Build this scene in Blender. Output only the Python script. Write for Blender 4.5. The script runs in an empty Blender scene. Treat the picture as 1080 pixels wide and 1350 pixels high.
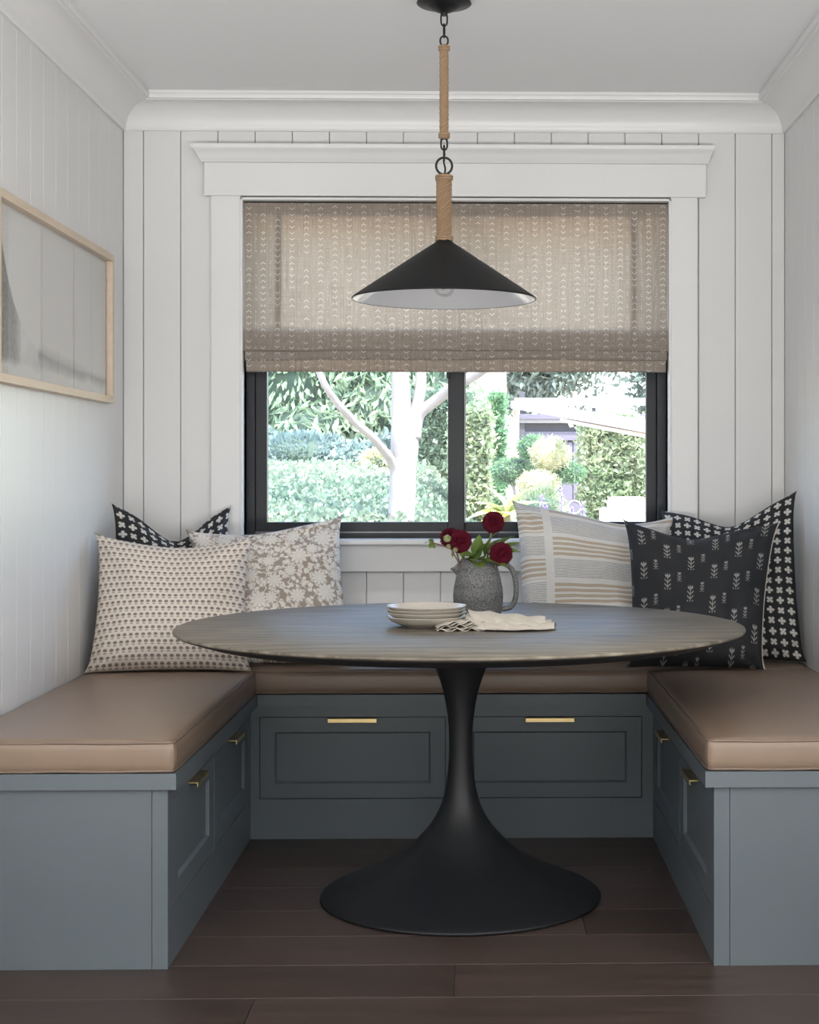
import bpy, bmesh, math, random
import numpy as np
from mathutils import Vector, Matrix, noise
R = math.radians
PI = math.pi
random.seed(7)
rng = np.random.default_rng(11)
SC = bpy.context.scene
COL = SC.collection

# ------------------------------------------------------------------ camera
EYE = 1.133
cd = bpy.data.cameras.new('camera')
cam = bpy.data.objects.new('camera', cd)
COL.objects.link(cam)
cam.location = (0, 0, EYE)
cam.rotation_euler = (R(90), 0, -0.0209)
cd.sensor_fit = 'VERTICAL'
cd.sensor_height = 36
cd.sensor_width = 28.8
cd.lens = 2054 / 1350 * 36
cd.shift_x = -138 / 1350
cd.shift_y = -48 / 1350
cd.clip_start = 0.05
cd.clip_end = 300
SC.camera = cam

# ------------------------------------------------------------------ world, sun, added fill lights
SC.view_settings.view_transform = 'Standard'
SC.view_settings.look = 'None'
SC.view_settings.gamma = 1
SC.view_settings.use_curve_mapping = False
SC.view_settings.exposure = 0.92
w = bpy.data.worlds.new('sky')
SC.world = w
w.use_nodes = True
nt = w.node_tree
nt.nodes.clear()
sky = nt.nodes.new('ShaderNodeTexSky')
sky.sky_type = 'NISHITA'
sky.sun_disc = False
sky.sun_elevation = R(48)
sky.sun_rotation = R(200)
bg = nt.nodes.new('ShaderNodeBackground')
wo = nt.nodes.new('ShaderNodeOutputWorld')
bg.inputs['Strength'].default_value = 0.58
nt.links.new(sky.outputs[0], bg.inputs[0])
nt.links.new(bg.outputs[0], wo.inputs[0])

def lamp(name, kind, energy, color, loc, direction, **kw):
    d = bpy.data.lights.new(name, kind)
    d.energy = energy
    d.color = color
    for k, v in kw.items():
        setattr(d, k, v)
    o = bpy.data.objects.new(name, d)
    COL.objects.link(o)
    o.location = loc
    o.rotation_euler = Vector(direction).to_track_quat('-Z', 'Y').to_euler()
    return o
lamp('sun', 'SUN', 7.5, (1, .95, .87), (0, -5, 12), (-.34, .42, -.84), angle=R(1))
lamp('right_fill_light', 'AREA', 24, (1.0, .985, .96), (2.85, 1.0, 1.75), (-1, .45, -.25), shape='RECTANGLE', size=2.6, size_y=1.5)  # added fill brightening the left wall, from an assumed source; no window built
lamp('left_fill_light', 'AREA', 5, (.92, .97, 1.0), (-2.85, .9, 1.75), (1, .4, -.25), shape='RECTANGLE', size=2.0, size_y=1.5)  # added cool fill from the left side; that wall has no window

lamp('fill_uplight', 'AREA', 225, (1, .985, .965), (0, -.8, .30), (0, .03, 1), shape='RECTANGLE', size=3.4, size_y=1.6)  # added fill facing the ceiling to brighten it; no such fitting in the room

# ------------------------------------------------------------------ mesh helpers
def link(name, me, mat=None, parent=None):
    o = bpy.data.objects.new(name, me)
    COL.objects.link(o)
    if mat is not None:
        me.materials.append(mat)
    if parent is not None:
        o.parent = parent
    return o

def smooth(me, ang=None):
    me.polygons.foreach_set('use_smooth', [True] * len(me.polygons))
    if ang:
        me.set_sharp_from_angle(angle=R(ang))

def obj(name, bm, mat=None, parent=None, sm=None, recalc=True):
    if recalc:
        bmesh.ops.recalc_face_normals(bm, faces=bm.faces)
    me = bpy.data.meshes.new(name)
    bm.to_mesh(me)
    bm.free()
    if sm:
        smooth(me, sm if sm is not True else None)
    return link(name, me, mat, parent)

def mk(name, verts, faces, mat=None, parent=None, sm=None, uvs=None):
    me = bpy.data.meshes.new(name)
    me.from_pydata(verts, [], faces)
    me.update()
    if uvs is not None:
        ul = me.uv_layers.new(name='UVMap')
        idx = np.zeros(len(me.loops), dtype=np.int32)
        me.loops.foreach_get('vertex_index', idx)
        ul.data.foreach_set('uv', np.asarray(uvs, dtype=np.float32)[idx].ravel())
    if sm:
        smooth(me, sm if sm is not True else None)
    return link(name, me, mat, parent)

def empty(name, loc=(0, 0, 0), rz=0, label=None, cat=None, group=None, kind=None):
    o = bpy.data.objects.new(name, None)
    COL.objects.link(o)
    o.location = loc
    o.rotation_euler = (0, 0, rz)
    o.empty_display_size = .1
    return tag(o, label, cat, group, kind)

def tag(o, label=None, cat=None, group=None, kind=None):
    if label: o['label'] = label
    if cat: o['category'] = cat
    if group: o['group'] = group
    if kind: o['kind'] = kind
    return o

def box(bm, x0, x1, y0, y1, z0, z1, bev=0):
    vs = [bm.verts.new(p) for p in ((x0,y0,z0),(x1,y0,z0),(x1,y1,z0),(x0,y1,z0),(x0,y0,z1),(x1,y0,z1),(x1,y1,z1),(x0,y1,z1))]
    fs = [bm.faces.new([vs[i] for i in f]) for f in ((3,2,1,0),(4,5,6,7),(0,1,5,4),(1,2,6,5),(2,3,7,6),(3,0,4,7))]
    if bev:
        es = {e for f in fs for e in f.edges}
        bmesh.ops.bevel(bm, geom=list(es), offset=bev, segments=2, affect='EDGES', profile=.6)
    return bm

def B(x0, x1, y0, y1, z0, z1, bev=0):
    return box(bmesh.new(), x0, x1, y0, y1, z0, z1, bev)

def lathe(prof, n=64, cx=0, cy=0, cz=0, closed=False):
    V, F = [], []
    m = len(prof)
    for i in range(n):
        a = 2 * PI * i / n
        for r, z in prof:
            V.append((cx + r * math.cos(a), cy + r * math.sin(a), cz + z))
    for i in range(n):
        j = (i + 1) % n
        for k in range(m - 1 + (1 if closed else 0)):
            l = (k + 1) % m
            F.append((i*m+k, j*m+k, j*m+l, i*m+l))
    return V, F

def lathe_obj(name, prof, mat, parent=None, n=64, loc=(0, 0, 0), sm=40, closed=False):
    V, F = lathe(prof, n, *loc, closed=closed)
    bm = bmesh.new()
    bv = [bm.verts.new(v) for v in V]
    for f in F:
        try: bm.faces.new([bv[i] for i in f])
        except ValueError: pass
    bmesh.ops.remove_doubles(bm, verts=bm.verts, dist=1e-6)
    bmesh.ops.dissolve_degenerate(bm, edges=bm.edges, dist=1e-7)
    return obj(name, bm, mat, parent, sm)

def tube(pts, rad, n=10, closed=False, caps=True):
    """swept tube; rad number or list; returns V, F"""
    pts = [Vector(p) for p in pts]
    m = len(pts)
    V, F = [], []
    up = None
    for i, p in enumerate(pts):
        if closed:
            t = pts[(i+1) % m] - pts[i-1]
        else:
            t = pts[min(i+1, m-1)] - pts[max(i-1, 0)]
        t.normalize()
        if up is None:
            up = Vector((0, 0, 1)) if abs(t.z) < .9 else Vector((1, 0, 0))
        a = t.cross(up)
        if a.length < 1e-5:
            a = t.cross(Vector((1, 0, 0)))
        a.normalize()
        b = a.cross(t).normalized()
        up = b
        r = rad[i] if hasattr(rad, '__len__') else rad
        for k in range(n):
            th = 2 * PI * k / n
            V.append(tuple(p + a * (r * math.cos(th)) + b * (r * math.sin(th))))
    for i in range(m if closed else m - 1):
        j = (i + 1) % m
        for k in range(n):
            l = (k + 1) % n
            F.append((i*n+k, i*n+l, j*n+l, j*n+k))
    if caps and not closed:
        F.append(tuple(range(n))[::-1])
        F.append(tuple((m-1)*n + k for k in range(n)))
    return V, F

def tube_obj(name, pts, rad, mat, parent=None, n=10, closed=False):
    V, F = tube(pts, rad, n, closed)
    bm = bmesh.new()
    bv = [bm.verts.new(v) for v in V]
    for f in F: bm.faces.new([bv[i] for i in f])
    return obj(name, bm, mat, parent, 50)

def bez(pts, n=8):
    """Catmull-Rom through points"""
    P = [Vector(p) for p in pts]
    P = [P[0]*2 - P[1]] + P + [P[-1]*2 - P[-2]]
    out = []
    for i in range(1, len(P)-2):
        for k in range(n):
            t = k / n
            a, b, c, d = P[i-1], P[i], P[i+1], P[i+2]
            out.append(.5*((2*b)+(c-a)*t+(2*a-5*b+4*c-d)*t*t+(3*b-a-3*c+d)*t**3))
    out.append(P[-2])
    return out

# ------------------------------------------------------------------ shader helpers
class X:
    """small arithmetic wrapper over Math nodes"""
    def __init__(s, t, k): s.t, s.k = t, k
    def _op(s, op, *a):
        n = s.t.nodes.new('ShaderNodeMath'); n.operation = op
        for i, v in enumerate((s,) + a):
            if isinstance(v, X): s.t.links.new(v.k, n.inputs[i])
            else: n.inputs[i].default_value = v
        return X(s.t, n.outputs[0])
    def __add__(s, o): return s._op('ADD', o)
    def __radd__(s, o): return s._op('ADD', o)
    def __rtruediv__(s, o):
        n = s.t.nodes.new('ShaderNodeMath'); n.operation = 'DIVIDE'; n.inputs[0].default_value = o; s.t.links.new(s.k, n.inputs[1]); return X(s.t, n.outputs[0])
    def __sub__(s, o): return s._op('SUBTRACT', o)
    def __rsub__(s, o): return (s * -1) + o
    def __mul__(s, o): return s._op('MULTIPLY', o)
    __rmul__ = __mul__
    def __truediv__(s, o): return s._op('DIVIDE', o)
    def floor(s): return s._op('FLOOR')
    def fract(s): return s._op('FRACT')
    def abs(s): return s._op('ABSOLUTE')
    def min(s, o): return s._op('MINIMUM', o)
    def max(s, o): return s._op('MAXIMUM', o)
    def lt(s, o): return s._op('LESS_THAN', o)
    def gt(s, o): return s._op('GREATER_THAN', o)
    def mod(s, o): return s._op('FLOORED_MODULO', o)
    def sin(s): return s._op('SINE')
    def cos(s): return s._op('COSINE')
    def sqrt(s): return s._op('SQRT')
    def pow(s, o): return s._op('POWER', o)
    def atan2(s, o): return s._op('ARCTAN2', o)
    def soft(s, w):            # 1 when s<0, 0 when s>w
        n = s.t.nodes.new('ShaderNodeMapRange')
        s.t.links.new(s.k, n.inputs['Value'])
        n.inputs['From Min'].default_value = -w; n.inputs['From Max'].default_value = w
        n.inputs['To Min'].default_value = 1; n.inputs['To Max'].default_value = 0
        return X(s.t, n.outputs[0])

def length(a, b): return (a*a + b*b).sqrt()
def sel(m, a, b): return m * a + (1 - m) * b

def mat(name, color=(.8,.8,.8), rough=.5, metal=0, spec=.5, **kw):
    m = bpy.data.materials.new(name)
    m.use_nodes = True
    p = m.node_tree.nodes['Principled BSDF']
    p.inputs['Base Color'].default_value = (*color, 1)
    p.inputs['Roughness'].default_value = rough
    p.inputs['Metallic'].default_value = metal
    p.inputs['Specular IOR Level'].default_value = spec
    for k, v in kw.items():
        p.inputs[k].default_value = v
    m.diffuse_color = (*color, 1)
    return m

def N(m, kind, **kw):
    n = m.node_tree.nodes.new(kind)
    for k, v in kw.items():
        if k in n.inputs: n.inputs[k].default_value = v
        else: setattr(n, k, v)
    return n
def L(m, a, b): m.node_tree.links.new(a.k if isinstance(a, X) else a, b)
def P(m): return m.node_tree.nodes['Principled BSDF']

def coords(m, which='Object', scale=(1,1,1)):
    tc = N(m, 'ShaderNodeTexCoord')
    mp = N(m, 'ShaderNodeMapping')
    mp.inputs['Scale'].default_value = scale
    L(m, tc.outputs[which], mp.inputs[0])
    return mp.outputs[0]

def noise_tex(m, vec, scale, detail=4, rough=.55):
    n = N(m, 'ShaderNodeTexNoise')
    n.inputs['Scale'].default_value = scale
    n.inputs['Detail'].default_value = detail
    n.inputs['Roughness'].default_value = rough
    if vec is not None: L(m, vec, n.inputs['Vector'])
    return X(m.node_tree, n.outputs['Fac'])

def mixc(m, fac, a, b):
    n = N(m, 'ShaderNodeMix', data_type='RGBA')
    if isinstance(fac, X): L(m, fac, n.inputs[0])
    else: n.inputs[0].default_value = fac
    for v, i in ((a, 6), (b, 7)):
        if isinstance(v, tuple): n.inputs[i].default_value = (*v, 1)
        else: L(m, v, n.inputs[i])
    return n.outputs[2]

def bump(m, h, strength=.2, dist=.002):
    n = N(m, 'ShaderNodeBump')
    n.inputs['Strength'].default_value = strength
    n.inputs['Distance'].default_value = dist
    L(m, h, n.inputs['Height'])
    L(m, n.outputs[0], P(m).inputs['Normal'])

def noisy(name, c1, c2, scale=8, stretch=(1,1,1), rough=.5, bs=0, bd=.002, bscale=None, which='Object', **kw):
    m = mat(name, c1, rough, **kw)
    v = coords(m, which, stretch)
    f = noise_tex(m, v, scale)
    L(m, mixc(m, f, c1, c2), P(m).inputs['Base Color'])
    if bs:
        bump(m, noise_tex(m, v, bscale or scale*4, 6), bs, bd)
    return m

def uvxy(m):
    tc = N(m, 'ShaderNodeTexCoord')
    s = N(m, 'ShaderNodeSeparateXYZ')
    L(m, tc.outputs['UV'], s.inputs[0])
    return X(m.node_tree, s.outputs[0]), X(m.node_tree, s.outputs[1]), tc.outputs['UV']

def weave(m, uv, strength=.35, sc=900):
    u, v = uv
    h = (u * sc).sin() * .5 + (v * sc).sin() * .5
    bump(m, h, strength, .0006)

# ------------------------------------------------------------------ materials
M = {}
M['wall'] = noisy('wall_paint', (.73,.73,.725), (.70,.70,.70), 3, rough=.38, bs=.05, bd=.001, bscale=60)
M['kitchen_wall'] = mat('kitchen_wall_paint', (.5,.5,.49), .6)
M['trim'] = mat('trim_paint', (.76,.76,.757), .34)
M['ceiling'] = noisy('ceiling_paint', (.86,.865,.87), (.84,.845,.85), 2, rough=.6)
M['black_frame'] = mat('window_black', (.011,.013,.018), .38, 0, .35)
M['grey_track'] = mat('window_track', (.18,.185,.19), .35, .6)
M['bench'] = noisy('bench_paint', (.130,.155,.174), (.123,.148,.166), 4, rough=.42, bs=.04, bd=.001, bscale=90)
M['brass'] = noisy('brass', (.83,.65,.32), (.72,.55,.26), 30, rough=.28, metal=1)
M['black_metal'] = mat('black_metal', (.008,.008,.009), .42, .3)
M['shade_black'] = mat('shade_black', (.006,.006,.0065), .55, 0, .3)
M['enamel'] = mat('white_enamel', (.74,.75,.78), .16)
M['leather'] = noisy('leather', (.265,.19,.138), (.245,.173,.125), 5, rough=.36, bs=.12, bd=.0012, bscale=260)
M['leather_seam'] = mat('leather_piping', (.20,.145,.11), .4)
M['table_base'] = noisy('table_base', (.009,.010,.012), (.013,.0145,.017), 12, rough=.5, bs=.25, bd=.002, bscale=60)
M['ceramic'] = mat('cream_ceramic', (.63,.575,.51), .22)
M['linen'] = noisy('napkin_linen', (.62,.57,.50), (.54,.49,.42), 30, rough=.85, bs=.4, bd=.001, bscale=300)
M['bark'] = noisy('pale_bark', (.33,.31,.30), (.19,.18,.175), 9, (1,1,.4), rough=.8, bs=.6, bd=.02, bscale=14)
M['stucco'] = noisy('white_stucco', (.86,.84,.80), (.8,.78,.75), 5, rough=.9)
M['white_paint'] = mat('white_exterior_paint', (.85,.84,.82), .6)
M['grey_paint'] = mat('lavender_grey_paint', (.13,.12,.165), .7)
M['grey_dark'] = mat('dark_exterior', (.07,.068,.085), .7)
M['terracotta'] = mat('terracotta', (.52,.40,.33), .8)
M['roofing'] = noisy('roofing', (.22,.22,.22), (.32,.31,.3), 20, rough=.9)
M['stem'] = mat('stem_green', (.22,.20,.09), .5)
M['stem_red'] = mat('stem_reddish', (.20,.09,.08), .5)
M['core'] = mat('flower_core', (.10,.04,.01), .7)
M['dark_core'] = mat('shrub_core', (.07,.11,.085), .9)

def floor_mat():
    m = mat('floor_oak', (.07,.05,.04), .42)
    tc = N(m, 'ShaderNodeTexCoord'); oi = N(m, 'ShaderNodeObjectInfo')
    ad = N(m, 'ShaderNodeVectorMath', operation='ADD')
    sc = N(m, 'ShaderNodeVectorMath', operation='SCALE'); sc.inputs['Scale'].default_value = 17
    cb = N(m, 'ShaderNodeCombineXYZ')
    for i in range(3): L(m, oi.outputs['Random'], cb.inputs[i])
    L(m, cb.outputs[0], sc.inputs[0]); L(m, sc.outputs[0], ad.inputs[1]); L(m, tc.outputs['Object'], ad.inputs[0])
    mp = N(m, 'ShaderNodeMapping'); mp.inputs['Scale'].default_value = (1.2, 14, 1)
    L(m, ad.outputs[0], mp.inputs[0])
    a = noise_tex(m, mp.outputs[0], 2.2, 8, .62)
    b = noise_tex(m, mp.outputs[0], 14, 4, .6)
    r = X(m.node_tree, oi.outputs['Random'])
    f = (a * 1.3 + b * .5 + r * .5 - .55)
    L(m, mixc(m, f.min(1.0).max(0.0), (.027,.018,.0145), (.092,.063,.051)), P(m).inputs['Base Color'])
    L(m, a * .2 + .3, P(m).inputs['Roughness'])
    bump(m, b, .25, .001)
    return m
M['floor'] = floor_mat()

def table_mat():
    m = mat('ebonised_oak', (.1,.09,.08), .45, 0, .35)
    v = coords(m, 'Object', (1.6, 12, 1))
    a = noise_tex(m, v, 2.6, 10, .68)
    b = noise_tex(m, coords(m, 'Object', (3, 34, 1)), 2.2, 4, .6)
    big = noise_tex(m, coords(m, 'Object', (.6, 1.6, 1)), 2, 3, .5)
    f = ((a - .5) * 1.9 + (b - .5) * .9 + (big-.5)*.5 + .42).min(1.0).max(0.0)
    L(m, mixc(m, f, (.072,.060,.046), (.39,.345,.27)), P(m).inputs['Base Color'])
    L(m, .44 + f * .16, P(m).inputs['Roughness'])
    bump(m, a*.4+b, .35, .0008)
    return m
M['table_top'] = table_mat()
M['table_under'] = mat('table_underside', (.02,.018,.017), .6)

def cross_mat():
    m = mat('cross_print', (.02,.02,.022), .85)
    u, v, _ = uvxy(m)
    s = .0335
    a, b = u / s, v / s
    par = (a.floor() + b.floor()).mod(2.0)
    x, y = a.fract() - .5, b.fract() - .5
    # alternate pieces are turned 45 degrees
    k = .7071
    x2, y2 = (x + y) * k, (y - x) * k
    px, py = sel(par, x2, x).abs(), sel(par, y2, y).abs()
    d = length(px - .225, py).min(length(px, py - .225)) - .135
    d = d.min(length(px, py) - .15)
    f = d.soft(.03)
    wn = noise_tex(m, coords(m, 'UV'), 260, 3)
    L(m, mixc(m, f * (wn * .5 + .65).min(1.0), (.016,.017,.02), (.66,.64,.60)), P(m).inputs['Base Color'])
    weave(m, (u, v))
    return m
M['cross'] = cross_mat()

def buti_mat():
    m = mat('small_tree_print', (.7,.62,.54), .85)
    u, v, _ = uvxy(m)
    sx, sy = .0193, .0212
    row = (v / sy).floor()
    a = u / sx + row.mod(2.0) * .5
    x, y = (a.fract() - .5) * (sx / 1.12), ((v / sy).fract() - .5) * (sy / 1.12)
    ax = x.abs()
    top = (length(x * .82, y - .0022) - .0046).max((y * -1) - .0006)
    top = top.min(length(ax - .0030, y - .0018) - .0024)
    stem = (ax - .0007).max(y.abs() - .0062)
    base = length(ax - .0024, y + .0052) - .0016
    d = top.min(stem).min(base)
    f = d.soft(.0007)
    wn = noise_tex(m, coords(m, 'UV'), 300, 3)
    f = f * (wn * 1.0 + .35).min(1.0)
    L(m, mixc(m, f, (.73,.655,.585), (.145,.115,.095)), P(m).inputs['Base Color'])
    weave(m, (u, v))
    return m
M['buti'] = buti_mat()

def floral_mat():
    m = mat('floral_print', (.6,.55,.5), .85)
    u, v, uv = uvxy(m)
    t = m.node_tree
    def bloom(scale, seed, rad, pet, rnd=.55):
        mp = N(m, 'ShaderNodeMapping'); mp.inputs['Location'].default_value = (seed, seed*.7, 0)
        L(m, uv, mp.inputs[0])
        vo = N(m, 'ShaderNodeTexVoronoi', voronoi_dimensions='2D')
        vo.inputs['Scale'].default_value = scale; vo.inputs['Randomness'].default_value = rnd
        L(m, mp.outputs[0], vo.inputs['Vector'])
        df = N(m, 'ShaderNodeVectorMath', operation='SUBTRACT')
        L(m, mp.outputs[0], df.inputs[0]); L(m, vo.outputs['Position'], df.inputs[1])
        s = N(m, 'ShaderNodeSeparateXYZ'); L(m, df.outputs[0], s.inputs[0])
        x, y = X(t, s.outputs[0]), X(t, s.outputs[1])
        r = length(x, y); th = y.atan2(x)
        sc_ = N(m, 'ShaderNodeSeparateColor'); L(m, vo.outputs['Color'], sc_.inputs[0])
        cr = X(t, sc_.outputs[0])
        R_ = rad * (.75 + .5 * cr) * (1 + .16 * (th * pet + cr * 9).cos())
        return r - R_, r, th, cr
    d1, r1, th1, c1 = bloom(13, 0.3, .024, 10)
    d2, r2, th2, c2 = bloom(31, 1.7, .0085, 5, .8)
    d3, r3, th3, c3 = bloom(42, 4.1, .0072, 2, .9)
    nz = N(m, 'ShaderNodeTexNoise'); nz.inputs['Scale'].default_value = 26; nz.inputs['Detail'].default_value = 1
    L(m, uv, nz.inputs['Vector'])
    vine = ((X(t, nz.outputs['Fac']) - .5).abs() * .12) - .0022
    d = d2.min(d3).min(vine)
    halo = (d1 - .0022)                   # ground-colour outline round the large blooms
    d = d.max(halo * -1)
    d = d.min(d1)
    # petal lines inside big blooms
    ln = ((th1 * 10 + c1 * 9).cos() + .93) * .004
    line = (ln.max(.0075 - r1)).soft(.0006)
    f = d.soft(.0009) * (1 - line * .7)
    wn = noise_tex(m, coords(m, 'UV'), 300, 3)
    L(m, mixc(m, f * (wn*.4+.75).min(1.0), (.36,.30,.25), (.76,.73,.69)), P(m).inputs['Base Color'])
    weave(m, (u, v))
    return m
M['floral'] = floral_mat()

def sprig_mat():
    m = mat('sprig_print', (.03,.032,.036), .8)
    u, v, _ = uvxy(m)
    t = m.node_tree
    sx, sy = .075, .122
    d = None
    for off, k in ((0, 1.42), (.5, .9)):
        a = u / sx + off
        col = a.floor()
        b = v / sy + off + col.mod(3.0) * .34
        x, y = (a.fract() - .5) * sx / k, (b.fract() - .5) * sy / k
        ax = x.abs()
        stem = (ax - .0007).max(y.abs() - .021)
        # paired leaves: slanted strokes repeating up the stem
        q = (y + .019 - ax * 1.1)
        lf = ((q / .0112).fract() - .45).abs() * .0112 - .0019
        lf = lf.max(ax - .0072).max((y * -1) - .020).max(y - .009)
        cup = (length(x, y - .0155) - .0062).max(y - .0195)
        notch = length(ax - .0022, y - .0185) - .0017
        cup = cup.max(notch * -1)
        e = stem.min(lf).min(cup)
        d = e if d is None else d.min(e)
    f = d.soft(.0004)
    wn = noise_tex(m, coords(m, 'UV'), 260, 3)
    L(m, mixc(m, f * (wn*.7+.35).min(1.0), (.018,.0195,.023), (.40,.39,.375)), P(m).inputs['Base Color'])
    weave(m, (u, v))
    return m
M['sprig'] = sprig_mat()

def stripe_mat():
    m = mat('woven_stripe', (.7,.68,.65), .9)
    u, v, _ = uvxy(m)
    # v bands (metres from the bottom): broad alternation of beige bars and fine dark lines
    per = .165
    q = (v / per).fract()
    beige_zone = q.lt(.5)
    beige = ((v / .0185).fract() - .5).abs().lt(.3)
    dark = ((v / .0058).fract() - .5).abs().lt(.17)
    vb = u.gt(.105).max(u.lt(.078)) * 1.0
    swap = u.lt(.09)
    zone = sel(swap, 1 - beige_zone, beige_zone)
    rail = ((q - .5).abs().gt(.035)) * ((q - .5).abs().lt(.465))
    wn = noise_tex(m, coords(m, 'UV', (60, 900, 1)), 1, 3)
    fb = zone * beige * vb * rail
    fd = (1 - zone) * dark * vb * rail * (wn * 1.5).min(1.0)
    c = mixc(m, fb, (.72,.71,.695), (.50,.42,.33))
    c = mixc(m, fd, c, (.10,.11,.125))
    L(m, c, P(m).inputs['Base Color'])
    h = (v * 1080).sin() + (u * 700).sin() * .4
    bump(m, h, .5, .0008)
    return m
M['stripe'] = stripe_mat()

def blind_mat(name='blind_linen', trans=.42):
    m = bpy.data.materials.new(name); m.use_nodes = True
    t = m.node_tree; p = P(m); out = [n for n in t.nodes if n.type == 'OUTPUT_MATERIAL'][0]
    tc = N(m, 'ShaderNodeTexCoord'); s = N(m, 'ShaderNodeSeparateXYZ'); L(m, tc.outputs['Object'], s.inputs[0])
    u, v = X(t, s.outputs[0]), X(t, s.outputs[2])
    cw, ch = .0488, .0207
    a, b = u / cw + 40, v / ch
    colr = a.floor()
    # hash per (column, group) decides up or down chevrons
    h1 = ((colr * 12.9898).sin() * 4375.85).fract()
    grp = (b / 3.0 + h1 * 3).floor()
    h2 = ((colr * 78.233 + grp * 37.719).sin() * 4375.85).fract()
    b2 = b + h1
    h3 = ((colr * 3.1 + b2.floor() * 17.77).sin() * 4375.85).fract()
    sg = (h2.gt(.5)) * 2 - 1
    x = (a.fract() - .5) * cw; y = (b2.fract() - .5) * ch * sg
    ax = x.abs()
    chev = ((y - ax * .8 + .0031).abs() - .0021).max(ax - .0084)
    chev = chev + h3.gt(.88) * 1.0
    xd = ((a + .5).fract() - .5) * cw
    yd = ((b / 2.0 + h1).fract() - .5) * ch * 2
    dot = length(xd, yd) - .0024
    f = chev.min(dot).soft(.0004)
    wv = noise_tex(m, coords(m, 'Object', (260, 260, 8)), 1, 3) 
    wh = noise_tex(m, coords(m, 'Object', (6, 6, 300)), 1, 3)
    sl = (wv * .6 + wh * .4)
    base = mixc(m, ((sl - .36) * 3.5).min(1.0).max(0.0), (.385,.34,.295), (.49,.44,.39))
    c = mixc(m, f, base, (.92,.91,.88))
    L(m, c, p.inputs['Base Color']); p.inputs['Roughness'].default_value = .9
    p.inputs['Specular IOR Level'].default_value = .1
    tr = N(m, 'ShaderNodeBsdfTranslucent')
    L(m, mixc(m, f * .25, mixc(m, ((sl - .36) * 3.5).min(1.0).max(0.0), (.40,.295,.21), (.66,.52,.385)), (.3,.25,.2)), tr.inputs[0])
    mx = N(m, 'ShaderNodeMixShader'); mx.inputs[0].default_value = trans
    L(m, p.outputs[0], mx.inputs[1]); L(m, tr.outputs[0], mx.inputs[2]); L(m, mx.outputs[0], out.inputs[0])
    bn = N(m, 'ShaderNodeBump'); bn.inputs['Strength'].default_value = .3; bn.inputs['Distance'].default_value = .001
    L(m, sl, bn.inputs['Height']); L(m, bn.outputs[0], p.inputs['Normal'])
    return m
M['blind'] = blind_mat()

def rope_mat():
    m = mat('jute_rope', (.42,.28,.16), .9)
    n = noise_tex(m, coords(m, 'Object'), 260, 4)
    L(m, mixc(m, n, (.17,.10,.055), (.44,.31,.19)), P(m).inputs['Base Color'])
    bump(m, n, .6, .001)
    return m
M['rope'] = rope_mat()

def oak_mat():
    m = mat('pale_oak', (.68,.55,.42), .5)
    n = noise_tex(m, coords(m, 'Object', (18, 2, 18)), 3, 6)
    L(m, mixc(m, n, (.74,.63,.50), (.58,.46,.34)), P(m).inputs['Base Color'])
    return m
M['oak'] = oak_mat()

def art_mat():
    m = mat('watercolour', (.6,.6,.6), .7)
    tc = N(m, 'ShaderNodeTexCoord'); s = N(m, 'ShaderNodeSeparateXYZ'); L(m, tc.outputs['Object'], s.inputs[0])
    t = m.node_tree
    y, z = X(t, s.outputs[1]), X(t, s.outputs[2])           # y 0..1.2 away from the viewer, z 0..0.48
    vec = coords(m, 'Object', (1, 1, 1))
    n1 = noise_tex(m, vec, 5, 6, .6); n2 = noise_tex(m, coords(m, 'Object', (1, 3, 1.2)), 1, 4)
    n3 = noise_tex(m, vec, 70, 4)
    nz = n1 - .5
    hor = .105 - (y - .35) * .05 + nz * .03
    band = ((z - hor).abs() - .016).soft(.022) * ((y - .42).gt(0.0))
    hill_h = .07 + .42 / (1 + (y * 7.0).pow(2.0)) + nz * .03
    hill = (z - hill_h).soft(.006) * (.055 - z + nz * .03).soft(.012)
    near = (y - .24).soft(.03)
    seam = ((y - .262).abs() - .002).soft(.002)
    streak = ((y - .62).abs() - .006).soft(.014) * .10 + ((y - 1.0).abs() - .0015).soft(.003) * .35
    wash = 1.0 + nz * .42 + (n2 - .5) * .05
    tone = wash - band * .30 - streak - hill * (near * .38 + .16) * (n3 * .7 + .65) + seam * .25
    tone = tone.min(.93).max(.05)
    cb = N(m, 'ShaderNodeCombineColor')
    L(m, tone, cb.inputs[0]); L(m, tone * .995, cb.inputs[1]); L(m, tone * .975, cb.inputs[2])
    L(m, cb.outputs[0], P(m).inputs['Base Color'])
    return m
M['art'] = art_mat()

def thin_glass(name, tint=(1,1,1), k=1.0):
    m = bpy.data.materials.new(name); m.use_nodes = True
    t = m.node_tree; t.nodes.clear()
    out = N(m, 'ShaderNodeOutputMaterial'); tr = N(m, 'ShaderNodeBsdfTransparent'); gl = N(m, 'ShaderNodeBsdfGlossy')
    tr.inputs[0].default_value = (*tint, 1); gl.inputs['Roughness'].default_value = .01
    fr = N(m, 'ShaderNodeFresnel'); fr.inputs[0].default_value = 1.5
    mx = N(m, 'ShaderNodeMixShader')
    L(m, X(t, fr.outputs[0]) * k, mx.inputs[0]); L(m, tr.outputs[0], mx.inputs[1]); L(m, gl.outputs[0], mx.inputs[2])
    L(m, mx.outputs[0], out.inputs[0])
    return m
M['glass'] = thin_glass('window_glass', (.97,.985,.98))
M['pic_glass'] = thin_glass('picture_glass', (1,1,1), .7)
M['bulb'] = thin_glass('bulb_glass', (.98,.98,.98), .35)
M['filament'] = mat('filament', (.5,.3,.15), .4, .8)

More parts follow.
